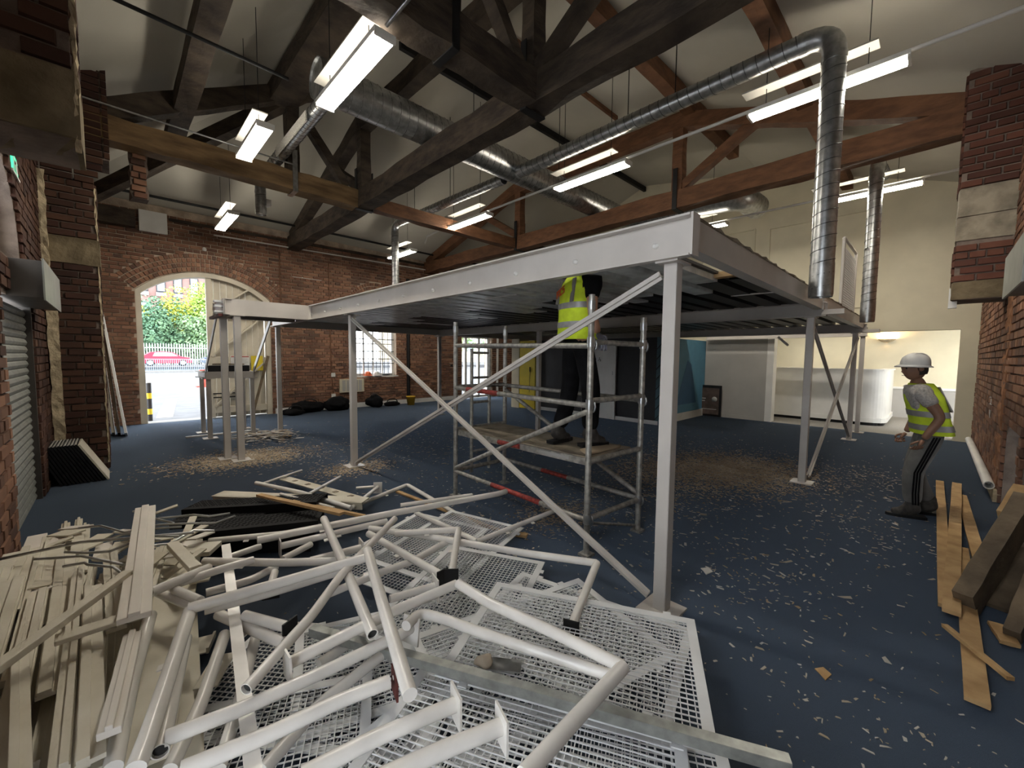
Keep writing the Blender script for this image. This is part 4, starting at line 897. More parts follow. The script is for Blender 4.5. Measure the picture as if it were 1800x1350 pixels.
# worker 2: at the right, white helmet, walking away to the left and looking round to the left
g2 = V((-.10,1,0)).normalized(); f2 = V((-.3,.95,0)).normalized(); s2_ = V((f2.y,-f2.x,0)); pc = V((6.12,.02,0))
w2_ = thing('person', 'worker in white helmet, yellow vest and striped grey trousers walking on the carpet', 'person', (pc.x,pc.y,0))
def at2(r, f_, z): return pc+s2_*r+f2*f_+V((0,0,z))
Lh, Rh = at2(-.09,-.03,.90), at2(.09,-.03,.90); la, ra = at2(-.10,.10,.10), at2(.12,-.10,.10); lk, rk = at2(-.10,.12,.50), at2(.10,.06,.49)
neck = at2(0,.09,1.40); sl, sr = at2(-.19,.12,1.34), at2(.19,.08,1.33); el_, hl_w = at2(-.25,-.02,1.09), at2(-.25,.10,.86); er, hr_w = at2(.24,.02,1.08), at2(.22,.10,.86)
bodyJ = [(at2(0,-.02,.93),(.15,.11)),(at2(0,.02,1.12),(.14,.10)),(at2(0,.08,1.28),(.16,.10)),(neck,.058),(at2(0,.11,1.49),.055),
 (sr,.062),(er,.045),(hr_w,.031),(sl,.062),(el_,.045),(hl_w,.031),(Rh,.085),(rk,.06),(ra,.042),(Lh,.085),(lk,.06),(la,.042)]
skin_body('body', bodyJ, bones, m_skin2, w2_)
skin_body('trousers', [(at2(0,-.02,1.0),(.16,.12)),(at2(0,-.03,.9),(.17,.135)),(Rh,.105),(rk,.092),(at2(.115,-.02,.26),.085),(ra+V((0,0,.04)),.078),(Lh,.105),(lk,.092),(at2(-.10,.11,.26),.085),(la+V((0,0,.04)),.078)],
 [(0,1),(1,2),(2,3),(3,4),(4,5),(1,6),(6,7),(7,8),(8,9)], m_greycloth, w2_)
b = MB()
for k in (-1,0,1):                                        # dark stripes down the left leg
    b.tube([at2(-.195,-.02+k*.022,.88),at2(-.198,.11+k*.022,.50),at2(-.19,.11+k*.022,.28),at2(-.18,.10+k*.022,.16)], .008, 6)
b.build('side_stripes', m_black, w2_)
skin_body('tee_shirt', [(at2(0,-.01,1.0),(.155,.115)),(at2(0,.08,1.28),(.165,.105)),(at2(0,.14,1.39),.075),(sr,.078),(sr*.4+er*.6,.07),(sl,.078),(sl*.4+el_*.6,.07)],[(0,1),(1,2),(1,3),(3,4),(1,5),(5,6)], m_tee, w2_)
def fn2(z): return at2(0,-.035+.22*max(0,z-.92),z), 1.0+.12*max(0,(1.05-z)/.25)-.40*max(0,(z-1.27)/.15)**1.5
v2 = vest(w2_, fn2, .90, 1.42, .200, .150, bands=((.94,1.0),(1.08,1.14)), fxv=f2, sxv=s2_)
b = MB()
for s_ in (-1,1): b.bar(at2(s_*.12,-.135,1.14), at2(s_*.10,-.03,1.39), .05, .012, f2)
b.build('reflective_band', m_band, v2)
hd_c = at2(0,.13,1.57); look = V((-.55,.85,-.12))
hd = head(w2_, hd_c, look, V((0,0,1)), m_skin2, m_hair)
hl = MB().lathe([(.122,-.01),(.120,.04),(.104,.085),(.07,.115),(.03,.128),(0,.13)], hd_c+V((0,0,.035)), 20).build('helmet', m_helmet, w2_)
MB().lathe([(.118,.0),(.150,-.012),(.153,-.004),(.12,.014)], hd_c+V((0,0,.03))+V(look).normalized()*.014, 20).build('brim', m_helmet, hl)
b = MB()
for k in (-1,0,1): b.tube([hd_c+V((0,0,.035))+V(look).normalized().cross(V((0,0,1)))*k*.04+V(look).normalized()*math.cos(a)*.112+V((0,0,.128*math.sin(a))) for a in [.25+2.6*i/8 for i in range(9)]], .008, 6)
b.build('crown_rib', m_helmet, hl)
hand(w2_, hl_w, V((.0,.35,-.9)), f2, s2_, m_skin2); hand(w2_, hr_w, V((.0,.5,-.8)), f2, -s2_, m_skin2)
boots(w2_, la, f2, m_boot, 0); boots(w2_, ra, f2, m_boot, 0)
# ------------------------------------------------------------------ the stripped-out material in the foreground (world metres)
TUBES=[
 ([(0.667, 3.219, 0.36), (1.479, 3.104, 0.345), (2.183, 2.979, 0.33), (2.651, 2.907, 0.315), (2.782, 2.941, 0.3)],0.026,'','longest pale handrail, bent up at its far tip, across the top of the tube heap'),
 ([(0.795, 3.155, 0.3), (1.554, 3.058, 0.3)],0.024,'0','pale handrail with square end plate, directly under the longest handrail'),
 ([(0.458, 3.726, 0.25), (0.908, 3.485, 0.25), (1.864, 3.293, 0.25)],0.022,'','thin pale rail lying just behind the longest handrail'),
 ([(1.843, 3.358, 0.28), (2.505, 3.134, 0.28)],0.018,'','short thin rail beside the bent-up tip of the longest handrail'),
 ([(1.818, 4.215, 0.06), (2.552, 4.475, 0.06), (2.47, 3.616, 0.06), (2.376, 2.812, 0.06)],0.022,'','pale tube bent like a roof, lying towards the scaffold tower'),
 ([(1.01, 4.845, 0.32), (1.274, 4.271, 0.3), (1.482, 3.594, 0.28)],0.021,'','pale tube slanting over the orange batten at the far end of the heap'),
 ([(1.497, 3.632, 0.26), (2.186, 4.52, 0.1)],0.02,'1','open ended short tube with dark end bracket near the roof-shaped tube'),
 ([(1.151, 5.208, 0.2), (1.778, 5.94, 0.08)],0.015,'','thin tube poking out farthest towards the doors'),
 ([(1.355, 4.312, 0.26), (2.024, 5.23, 0.1)],0.017,'','short tube lying over the cream stringer strip'),
 ([(1.081, 4.242, 0.34), (1.35, 3.643, 0.3)],0.013,'','thinnest rod lying along the orange batten'),
 ([(1.981, 4.65, 0.1), (2.196, 4.54, 0.1)],0.016,'','very short stub beside the dark end bracket'),
 ([(1.054, 3.044, 0.46), (0.929, 2.405, 0.44), (0.774, 1.665, 0.42)],0.025,'','open mouthed tube lying downhill across the middle of the heap'),
 ([(1.015, 2.237, 0.52), (0.871, 1.791, 0.51), (0.679, 1.182, 0.5)],0.026,'','tube with a flat capped lower end beside the maroon plate'),
 ([(0.989, 2.204, 0.5), (0.594, 2.304, 0.47), (0.21, 2.41, 0.44)],0.026,'','handrail running left from the open tube mouth to the plank heap'),
 ([(0.215, 2.424, 0.42), (0.035, 1.723, 0.41), (-0.001, 1.612, 0.4)],0.028,'','shiny tube lying over the cream boards, ending at a maroon bracket'),
 ([(0.183, 2.307, 0.36), (0.058, 1.684, 0.36)],0.026,'','open mouthed tube beside the shiny tube on the boards'),
 ([(0.073, 1.707, 0.38), (0.292, 1.679, 0.37), (0.547, 1.672, 0.36), (0.9, 1.671, 0.35), (0.979, 1.694, 0.34)],0.025,'1','long handrail with square end plate, running from the open tube mouth to the middle'),
 ([(0.1, 1.562, 0.36), (0.342, 1.509, 0.36), (0.564, 1.484, 0.36), (0.737, 1.44, 0.36)],0.026,'m','handrail ending in a maroon painted plate'),
 ([(0.359, 1.267, 0.38), (0.577, 1.231, 0.38), (0.848, 1.156, 0.38)],0.026,'1','handrail with square end plate, upper one of the two nearest the camera'),
 ([(0.526, 1.096, 0.38), (0.683, 1.052, 0.38), (0.908, 0.975, 0.38)],0.027,'1','handrail with tall end plate, nearest the camera'),
 ([(1.254, 1.681, 0.46), (1.26, 1.437, 0.46), (1.324, 1.099, 0.46), (1.367, 0.777, 0.46)],0.025,'','long sloping arm of the rail frame lying over the mesh panels'),
 ([(1.369, 0.776, 0.46), (1.045, 0.764, 0.46), (0.792, 0.753, 0.46)],0.026,'','white tube coming towards the camera from the corner over the mesh panels'),
 ([(1.284, 1.741, 0.42), (0.923, 1.767, 0.413), (0.675, 1.764, 0.407), (0.461, 1.763, 0.4)],0.025,'1','handrail with end plate meeting the sloping frame arm'),
 ([(0.927, 1.645, 0.4), (1.032, 1.702, 0.39), (1.095, 1.609, 0.38), (1.172, 1.419, 0.37), (1.405, 0.848, 0.36)],0.024,'','cranked tube under the sloping frame arm over the mesh panels'),
 ([(1.388, 3.014, 0.3), (1.615, 2.635, 0.3), (1.982, 1.912, 0.3), (2.235, 1.482, 0.3)],0.024,'','long rail pointing at the foot of the front steel post'),
 ([(2.235, 1.482, 0.3), (1.689, 1.263, 0.24)],0.024,'d','short leg with dark foot plate standing off the largest mesh panel'),
 ([(1.441, 2.713, 0.34), (1.828, 2.451, 0.34)],0.023,'','level tube joining the corner above the twin dark plates'),
 ([(1.828, 2.451, 0.34), (1.418, 1.969, 0.34)],0.024,'d','upright leg with dark plate below the corner'),
 ([(1.32, 2.887, 0.32), (1.402, 2.066, 0.3)],0.025,'d','tube ending at the left one of the twin dark plates'),
 ([(1.788, 2.468, 0.28), (1.405, 2.38, 0.273), (1.138, 2.397, 0.267), (0.839, 2.393, 0.26)],0.023,'','tube passing under the leg with twin dark plates'),
 ([(1.408, 2.649, 0.48), (0.839, 2.176, 0.467), (0.609, 1.937, 0.453), (0.297, 1.674, 0.44)],0.022,'','yellowed tube crossing the whole heap to an open mouth'),
 ([(1.051, 2.043, 0.3), (1.306, 1.983, 0.3)],0.022,'1','short tube with thin end plate over the small dark mesh'),
 ([(2.011, 3.361, 0.16), (2.056, 2.922, 0.15), (2.083, 2.544, 0.14)],0.022,'','tube dropping from the longest handrail towards the floor'),
 ([(2.077, 2.536, 0.14), (3.004, 2.505, 0.16)],0.022,'','lone tube reaching out to the scaffold tower foot'),
 ([(0.353, 3.109, 0.36), (0.713, 2.753, 0.36), (1.047, 2.481, 0.36)],0.024,'','level tube over the black treads and boards'),
 ([(0.081, 2.62, 0.48), (0.346, 2.855, 0.42)],0.024,'','open mouthed tube sticking out over the two-groove board'),
 ([(0.556, 2.787, 0.42), (0.372, 2.788, 0.42), (0.198, 2.766, 0.42), (0.179, 2.709, 0.42), (0.263, 2.493, 0.42)],0.022,'','tube bent into a hairpin beside the two-groove board'),
 ([(0.115, 2.834, 0.38), (0.249, 2.516, 0.38)],0.022,'','short tube under the hairpin bend'),
 ([(0.339, 2.525, 0.3), (0.523, 2.054, 0.3)],0.026,'','fat tube sloping to the right below the hairpin bend'),
 ([(0.422, 2.35, 0.34), (0.549, 2.111, 0.34)],0.025,'d','tube with dark plate behind the yellowed tube'),
 ([(0.081, 2.671, 0.34), (-0.001, 2.164, 0.34), (-0.053, 1.738, 0.34)],0.027,'','shiny tube farthest into the board heap'),
 ([(0.333, 2.319, 0.3), (0.189, 1.913, 0.29), (0.079, 1.685, 0.28)],0.025,'','tube lying along the right edge of the boards'),
 ([(0.465, 2.333, 0.22), (0.315, 1.92, 0.22), (0.204, 1.643, 0.22)],0.024,'','tube running under the flat white bar'),
 ([(0.31, 1.517, 0.24), (0.541, 1.649, 0.25), (0.878, 1.73, 0.26)],0.024,'','tube slanting under the two long handrails'),
 ([(0.323, 2.808, 0.3), (0.536, 2.788, 0.3), (0.694, 2.86, 0.3)],0.022,'','tube passing behind the dark bolted plate'),
 ([(0.476, 3.206, 0.3), (0.693, 3.25, 0.3)],0.021,'','short tube by the edge of the black treads'),
 ([(0.751, 2.938, 0.3), (0.973, 3.084, 0.28)],0.022,'','stub rising to the square plate below the longest handrail'),
 ([(0.849, 2.709, 0.34), (1.161, 2.665, 0.34)],0.024,'1','tube with end plate lying on the left mesh panels'),
 ([(0.61, 2.549, 0.42), (0.563, 2.442, 0.4)],0.02,'d','short peg with dark bolted plate in the middle left of the heap'),
 ([(0.276, 2.465, 0.38), (0.566, 2.411, 0.38), (0.91, 2.378, 0.38)],0.025,'','handrail parallel to and below the one running to the plank heap'),
 ([(0.627, 1.914, 0.22), (0.875, 1.983, 0.22), (1.031, 1.975, 0.22)],0.024,'','tube low down among the dark mesh'),
]
BOARDS=[
 ([(-0.52, 4.241, 0.3), (-0.517, 3.093, 0.3)],0.12,0.02),
 ([(-0.462, 4.609, 0.28), (-0.446, 2.984, 0.28)],0.1,0.02),
 ([(-0.417, 4.531, 0.27), (-0.352, 2.421, 0.27)],0.085,0.02),
 ([(-0.352, 4.381, 0.3), (-0.32, 2.992, 0.3)],0.1,0.025),
 ([(-0.329, 3.08, 0.26), (-0.334, 2.109, 0.26)],0.1,0.02),
 ([(-0.336, 4.908, 0.24), (-0.304, 3.812, 0.24)],0.05,0.03),
 ([(-0.252, 4.6, 0.26), (-0.238, 3.7, 0.26)],0.13,0.02),
 ([(-0.268, 5.023, 0.22), (-0.247, 3.387, 0.22)],0.045,0.03),
 ([(-0.227, 4.889, 0.2), (-0.203, 3.39, 0.2)],0.05,0.03),
 ([(0.126, 4.044, 0.5), (0.02, 2.366, 0.5)],0.115,0.025),
 ([(0.009, 2.841, 0.52), (-0.369, 2.243, 0.52)],0.045,0.03),
 ([(-0.023, 2.463, 0.47), (-0.22, 2.456, 0.47)],0.07,0.02),
 ([(0.012, 2.344, 0.44), (-0.057, 1.768, 0.44)],0.06,0.025),
 ([(0.361, 4.001, 0.22), (-0.001, 1.844, 0.22)],0.2,0.02),
 ([(0.194, 3.69, 0.3), (0.031, 2.751, 0.3)],0.07,0.02),
 ([(-0.243, 2.895, 0.24), (-0.245, 2.045, 0.24)],0.1,0.03),
 ([(-0.189, 2.85, 0.26), (-0.194, 1.97, 0.26)],0.075,0.03),
 ([(-0.131, 2.773, 0.3), (-0.138, 1.866, 0.3)],0.12,0.02),
 ([(-0.093, 2.681, 0.34), (-0.112, 2.156, 0.34)],0.05,0.02),
 ([(-0.081, 2.957, 0.22), (-0.097, 1.93, 0.22)],0.07,0.025),
 ([(-0.351, 2.679, 0.28), (-0.334, 2.078, 0.28)],0.13,0.02),
 ([(-0.322, 2.864, 0.24), (-0.296, 2.093, 0.24)],0.06,0.03),
 ([(-0.023, 3.049, 0.18), (-0.085, 1.97, 0.18)],0.09,0.02),
 ([(0.225, 3.372, 0.42), (0.29, 2.89, 0.42)],0.06,0.035),
 ([(0.46, 3.527, 0.3), (0.367, 3.382, 0.3)],0.11,0.03),
 ([(0.348, 2.449, 0.12), (0.241, 2.252, 0.12)],0.1,0.01),
 ([(-0.275, 3.984, 0.2), (-0.29, 3.132, 0.2)],0.07,0.03),
 ([(-0.163, 3.828, 0.22), (-0.181, 2.99, 0.22)],0.06,0.03),
 ([(-0.093, 3.615, 0.24), (-0.128, 2.961, 0.24)],0.05,0.03),
 ([(-0.042, 3.766, 0.2), (-0.078, 3.06, 0.2)],0.05,0.02),
 ([(-0.43, 4.029, 0.2), (-0.424, 3.321, 0.2)],0.08,0.02),
 ([(0.011, 3.617, 0.2), (-0.029, 3.047, 0.2)],0.06,0.02),
 ([(-0.378, 3.166, 0.24), (-0.394, 2.58, 0.24)],0.09,0.02),
 ([(-0.052, 2.126, 0.3), (-0.078, 1.809, 0.3)],0.06,0.03),
]
PANELS=[
 ((1.677, 1.843, 0.235),-62.3),
 ((2.059, 1.995, 0.1),-74.5),
 ((1.03, 1.62, 0.20),-62.3),
 ((1.02, 1.45, 0.165),-58.5),
 ((0.845, 1.573, 0.12),-79.4),
 ((0.877, 1.894, 0.06),-116.6),
 ((1.086, 1.891, 0.14),-15.3),
 ((0.744, 1.39, 0.05),-54.4),
 ((1.288, 2.9, 0.12),19.9),
 ((1.023, 3.08, 0.08),20.4),
 ((.90, 2.15, 0.1),27.7),
 ((0.701, 2.514, 0.04),-18.4),
 ((1.22, 1.064, 0.03),-68.5),
 ((.62, 2.75, 0.03),-48.0),
]
LUMBER=[
 ([(7.899, -0.131, 0.03), (3.862, -0.137, 0.03)],0.075,0.025),
 ([(7.778, -0.282, 0.06), (3.727, -0.156, 0.06)],0.085,0.025),
 ([(7.335, -0.311, 0.02), (4.855, -0.345, 0.02)],0.085,0.02),
 ([(5.212, -0.246, 0.03), (2.867, -0.226, 0.03)],0.085,0.02),
 ([(3.496, -0.123, 0.07), (3.141, -0.346, 0.07)],0.03,0.02),
 ([(3.863, -0.353, 0.02), (3.638, -0.389, 0.02)],0.08,0.02),
]
def rail_piece(pts, r, ends, label):
    pts = [V(p) for p in pts]; t = thing('handrail_tube', label, 'tube', pts[0], 'pale handrail tubes heaped in the foreground')
    MB().tube(fillet(pts, .05, 4) if len(pts) > 2 else pts, r, 14, hollow=.84 if 'open' in label else 0).build('tube', m_tubew, t)
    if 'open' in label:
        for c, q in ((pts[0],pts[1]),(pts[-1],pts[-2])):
            dd = (q-c).normalized(); MB().tube([c+dd*.012, c+dd*.02], r*.83, 12).build('bore_shade', m_holeshade, t)  # dark disc painted as the shaded inside of the tube
    d = (pts[-1]-pts[-2]).normalized()
    for e in ends:
        i = 0 if e == '0' else -1; c = pts[i]; dd = d if i else (pts[0]-pts[1]).normalized()
        mt_ = {'d': m_iron, 'm': m_maroon}.get(e, m_tubew); hw, hh = (.05,.065)
        sdv = dd.cross(V((0,0,1))).normalized(); up = sdv.cross(dd)
        b = MB()
        if e in 'dm':                               # plate standing on the tube end, drilled once
            cc = c+dd*.02; b.bar(cc-up*hh, cc+up*hh*.6, .085, .008, dd); p_ = b.build('end_plate', mt_, t)
            MB().lathe([(0,.002),(.009,.002),(.009,0)], cc-dd*.0055+up*.01, 8, -dd).build('bolt_hole', m_white, p_)
        else:
            cc = c+dd*.004; b.bar(cc-up*.075, cc+up*.055, .10, .008, dd); b.build('end_plate', mt_, t)
    L = (pts[1]-pts[0]).length
    if L > .45 and r > .021:                         # welded lugs that held the mesh
        for k in range(1, int(L/.42)+1):
            c = pts[0].lerp(pts[1], k/(int(L/.42)+1)); dd = (pts[1]-pts[0]).normalized(); sdv = dd.cross(V((0,0,1))).normalized()
            MB().bar(c+sdv*(r-.002)-V((0,0,.012)), c+sdv*(r+.022)-V((0,0,.016)), .035, .006).build('lug', m_tubew, t)
    return t
for pts, r, e, l in TUBES: rail_piece(pts, r, e, l)

# mesh infill panels
PL, PW = 1.14, .80
fr = MB()
for a in (0, PW-.045): fr.b2((0,a,0),(PL,a+.045,.006))
for a in (0, PL-.045): fr.b2((a,.045,0),(a+.045,PW-.045,.006))
wm = MB(); nx, ny = 40, 28
for i in range(1, nx): wm.b2((PL*i/nx-.0019,.03,-.006),(PL*i/nx+.0019,PW-.03,-.001))
for i in range(1, ny): wm.b2((.03,PW*i/ny-.0019,-.001),(PL-.03,PW*i/ny+.0019,.004))
lugs = [MB().b2((a,b_,0),(a+.04,b_+.022,.006)) for a in (.12, PL-.16) for b_ in (-.022, PW)]
PANL = ['largest uppermost mesh panel lying flat at the right of the heap','mesh panel just showing behind the largest one','mesh panel under the front edge of the largest one','mesh panel below the slotted channel near the camera','mesh panel turned across under the end plates','mesh panel with its frame upright at the left of the mesh stack','mesh panel fanned out beside the maroon plate','lowest mesh panel at the bottom edge of the picture','far mesh panel under the twin dark plates','far left mesh panel under the crossing tubes','mesh panel with a frame bar upright below the twin dark plates','small visible corner of mesh by the black treads','mesh corner showing at the bottom right of the heap','mesh panel under the cranked tube']
first = None
for i, (p, a) in enumerate(PANELS):
    th = math.radians(a)
    flip = {2:0,3:0,12:0}.get(i, 0)
    if first is None:
        t = thing('mesh_panel', PANL[0], 'panel', (0,0,0), 'white framed wire mesh panels')
        fr.build('frame', m_meshw, t); wm.build('wire_mesh', m_meshw, t); [l_.build('lug', m_meshw, t) for l_ in lugs]; first = t
        # local frame: length along +x, width to the right of it (towards the camera)
        t.location = p; t.rotation_euler = (0,0,th); t.scale = (1,-1,1)
    else:
        t = copy_thing(first, p, th, PANL[i]); t.rotation_euler = (0,0,th) if i in (2,3) else (math.radians(random.uniform(-2,2)), math.radians(random.uniform(-2,2)), th)
strut = thing('slotted_channel', 'long galvanised slotted channel lying across the mesh panels', 'channel', (.674,2.072,.3))
p, q = V((.66,2.10,.275)), V((1.60,.27,.275)); d = (q-p).normalized(); sdv = d.cross(V((0,0,1)))
b = MB(); b.bar(p+V((0,0,.021)), q+V((0,0,.021)), .042, .003)
for s_ in (-1,1): b.bar(p+sdv*s_*.0205, q+sdv*s_*.0205, .003, .042); b.bar(p+sdv*s_*.016-V((0,0,.02)), q+sdv*s_*.016-V((0,0,.02)), .01, .003)
b.build('channel', M('dull_galvanised',(.34,.35,.33),.42,.6,var=.2,scale=16), strut)
b = MB()
for i in range(38):
    c = p+d*(.04+i*.053)
    for s_ in (-1,): b.bar(c-sdv*.0222-d*.013, c-sdv*.0222+d*.013, .0012, .013)
b.build('slots', m_holeshade, strut)
t = thing('drilled_plate', 'small grey drilled plate with a patch of wood chips lying on the mesh', 'plate', (1.2,1.32,.25))
MB().bar((1.15,1.38,.252),(1.27,1.23,.252),.075,.008).build('plate', m_galv, t); o = lumpy((1.165,1.36,.256),(.045,.04,.012),3,2).build('chips', m_saw, t)
o = MB().bar((.508,3.364,.33),(.266,1.42,.33),.05,.008).build('flat_bar', m_tubew); tag(o, 'flat white bar lying straight towards the camera through the tube heap', 'bar')

# boards
LB = ['wide cream board nearest the shutter door','cream board lying second from the shutter wall','grooved narrow cream board third from the shutter wall','pink tinged cream board standing out at the back of the board heap','cream board running to the bottom left corner','thin cream lath at the far left of the heap','short wide board by the thin laths','narrow lath in front of the rubble','narrow lath right of the previous lath by the rubble','bright two-groove board on top of the heap','long batten lying diagonally across the board heap','short board lying crosswise under the diagonal batten','pale board with a dark sawn end below the two-groove board','widest cream board at the right of the board heap','narrow board between the two-groove board and the widest board','moulded board at the bottom left with a raised edge','moulded board beside it running to the bottom edge','smooth cream board with grey smudges at the bottom','short lath resting on the smudged board','narrow board left of the shiny tube at the bottom','broad panel board filling the bottom left corner','moulding lying on the bottom left panel board','board under the shiny tube','stepped block lying across the widest board','cream block tilted beside the black treads','cream offcut lying on bare carpet among the tubes']
def board(pts, w_, t_, label, mat, name='board', up=None):
    p, q = V(pts[0]), V(pts[-1]); d = (q-p).normalized()
    b = MB(); b.bar(p, q, w_, t_)
    if w_ > .12 and 'two-groove' in label:
        sdv = d.cross(V((0,0,1))).normalized(); b = MB()
        for s_ in (-1,1): b.bar(p+sdv*s_*w_*.255, q+sdv*s_*w_*.255, w_*.48, t_)
        b.bar(p-V((0,0,.006)), q-V((0,0,.006)), w_, t_*.6)
    elif 'mould' in label or 'groov' in label or 'lath' in label:
        b.bar(p+V((0,0,t_*.7)), q+V((0,0,t_*.7)), w_*.35, t_*.7)
    return tag(b.build(name, mat, bevel=.003), label, 'board', 'cream boards heaped at the left')
for i, (pts, w_, t_) in enumerate(BOARDS):
    board(pts, w_, t_, LB[i] if i < len(LB) else ['broader board at the back left of the heap, below the rubble','moulding right of the broad back board','thin moulding beside it under the twisted metal','dull board under the twisted metal strips','short board near the back left corner of the heap','slim board left of the two-groove board','board end poking out under the diagonal batten','narrow strip by the shiny tube at the bottom edge','stray cream board in the heap'][min(8,i-len(LB))], m_planklight if i in (9,12,1) else m_plank)
rn = random.Random(5)
for i in range(26):                                       # boards lower in the heap
    x = rn.uniform(-.58,.30); y0 = rn.uniform(2.9,4.3)-max(0,x)*1.2; a = rn.gauss(-.06,.10); L = rn.uniform(.8,2.0)
    z = rn.uniform(.03,.19)
    tag(MB().bar((x,y0,z),(x+a*L*.6+.05,max(1.5,y0-L),z+rn.uniform(-.02,.05)),rn.uniform(.07,.15),.022).build('board', m_plank), 'cream board lying half buried in the board heap', 'board', 'half buried cream boards')
MO = [((-.62,3.7,.34),(-.60,1.9,.36)),((-.53,3.9,.33),(-.50,2.0,.34)),((-.46,3.6,.35),(-.41,1.9,.35)),((-.40,4.1,.31),(-.35,2.5,.33)),((-.34,3.3,.36),(-.30,1.8,.36)),((-.28,3.95,.31),(-.22,2.3,.34)),((-.20,3.5,.36),(-.17,1.8,.37)),((-.13,3.1,.39),(-.10,1.75,.39)),((-.56,2.9,.37),(-.44,1.8,.38)),((-.33,2.6,.39),(-.24,1.75,.40)),((-.07,3.8,.33),(-.04,2.6,.36)),((-.47,4.35,.28),(-.44,3.2,.33))]
for i, (p, q) in enumerate(MO):                           # long mouldings lying along the heap
    t_ = thing('moulding', '%s long cream moulding from the shutter wall lying along the board heap' % 'first second third fourth fifth sixth seventh eighth ninth tenth eleventh twelfth'.split()[i], 'moulding', p, 'long cream mouldings on the board heap', 'thing')
    w_ = .05+.02*(i % 3); b = MB(); b.bar(p, q, w_, .016); b.build('back', m_plank, t_)
    d = (V(q)-V(p)).normalized(); sdv = d.cross(V((0,0,1))).normalized(); b = MB(); o_ = sdv*w_*.22*(1 if i % 2 else -1)+V((0,0,.014)); b.bar(V(p)+o_, V(q)+o_, w_*.42, .014); b.build('bead', m_plank, t_)
for i in range(34):                                       # torn offcuts at the back of the heap
    x, y_ = rn.uniform(-.35,.42), rn.uniform(3.55,4.75)-.2; y_ -= max(0,x)*.6; a = rn.uniform(0,PI); L = rn.uniform(.10,.34)
    dd = V((math.cos(a),math.sin(a),rn.uniform(-.25,.25))); c = V((x,y_,rn.uniform(.24,.36)))
    tag(MB().bar(c-dd*L/2, c+dd*L/2, rn.uniform(.04,.11), .010).build('board_offcut', m_plank if i % 3 else m_planklight), 'torn cream offcut in the rubble at the back of the board heap', 'offcut', 'torn offcuts behind the boards')
for i in range(9):
    c = V((-.2+i*.075, rn.uniform(3.3,4.0), .40+rn.uniform(0,.08))); a = rn.gauss(-.55,.35); L = rn.uniform(.35,.8); dd = V((math.cos(a),math.sin(a),0)); q = [c-dd*L/2]
    for k in range(1,5): q.append(c-dd*(L/2-L*k/4)+V((rn.uniform(-.03,.03),rn.uniform(-.03,.03),rn.uniform(-.03,.03))))
    tag(MB().tube(q, .008, 5).build('metal_scrap', m_galv), '%s twisted metal strip from the shutter wall on the board heap' % 'first second third fourth fifth sixth seventh eighth ninth'.split()[i], 'scrap', 'twisted metal strips on the boards')
p = [V((-.59,4.0,.36)),V((-.2,3.75,.44)),V((.1,3.55,.45)),V((.35,3.5,.42))]; tag(MB().tube(p,.010,6).build('metal_scrap', m_galv), 'longest twisted metal strip, reaching left over the boards', 'scrap')
# cream channels and black treads at the back
m_tread = M('tread_black', (.006,.006,.0065), .7, 0, var=.3, spec=.25)
def tread(label, p, q, w_, h, z, mats=(m_tread, m_tread)):
    p, q = V(p), V(q); d = (q-p).normalized(); t = thing('stair_tread', label, 'tread', p); sdv = d.cross(V((0,0,1))).normalized()
    MB().bar(p+V((0,0,h)), q+V((0,0,h)), w_, .008).build('plate', mats[0], t)
    b = MB()
    for s_ in (-1,1): b.bar(p+sdv*s_*(w_/2-.004)+V((0,0,h/2)), q+sdv*s_*(w_/2-.004)+V((0,0,h/2)), .008, h)
    b.build('edge_flange', mats[1], t); b = MB(); n = int((q-p).length/.035)
    for i in range(n):
        for k in range(int(w_/.035)-1):
            c = p+d*(.02+i*.035)+sdv*(-w_/2+.03+k*.035)+V((0,0,h+.006)); b.bar(c-(d+sdv*(1 if (i+k)%2 else -1))*.009, c+(d+sdv*(1 if (i+k)%2 else -1))*.009, .005, .004)
    b.build('tread_pattern', mats[1], t); return t
tread('black chequered stair tread on top of the tread stack', (.40,4.04,.18),(1.22,3.58,.20), .27, .09, 0)
tread('black stair tread at the back of the tread stack, sloping up to the right', (.46,4.66,.16),(1.32,3.84,.24), .24, .11, 0)
tread('black stair tread lowest in the stack', (.40,4.30,.05),(1.22,3.62,.05), .40, .11, 0)
tread('short black tread sticking out at the left end of the stack', (.34,4.50,.17),(.92,4.06,.19), .20, .06, 0)
st_ = thing('stair_stringer', 'cream steel stringer lying behind the black treads', 'stringer', (.683,4.846,.26))
MB().bar((.683,4.846,.28),(1.66,3.69,.28),.16,.010).build('web', m_plank, st_); MB().bar((.64,4.81,.25),(1.61,3.65,.25),.012,.07).build('flange', m_plank, st_)
st_ = thing('stair_stringer', 'notched cream strip farthest back in the heap', 'stringer', (1.484,5.628,.1))
MB().bar((1.484,5.628,.10),(1.843,4.13,.12),.13,.012).build('web', m_plank, st_)
for i in range(5): MB().bar(V((1.5,5.55,.108)).lerp(V((1.82,4.25,.128)), .1+i*.2), V((1.5,5.55,.108)).lerp(V((1.82,4.25,.128)), .14+i*.2), .05, .004).build('glue_patch', m_ply, st_)
for pts, w_, l in (([(.903,4.241,.37),(1.279,3.285,.37)],.05,'orange batten lying on the black treads'),([(2.376,4.408,.03),(2.532,2.694,.03)],.045,'orange batten lying on the carpet towards the scaffold'),([(1.10,3.95,.34),(1.50,3.35,.27)],.035,'thin split batten behind the orange one'),([(2.60,2.62,.02),(2.66,2.52,.02)],.07,'small square orange offcut at the end of the floor batten')):
    tag(MB().rbar(pts[0],pts[1],w_,.022,n=6,amp=.002).build('batten', m_wood), l, 'batten')
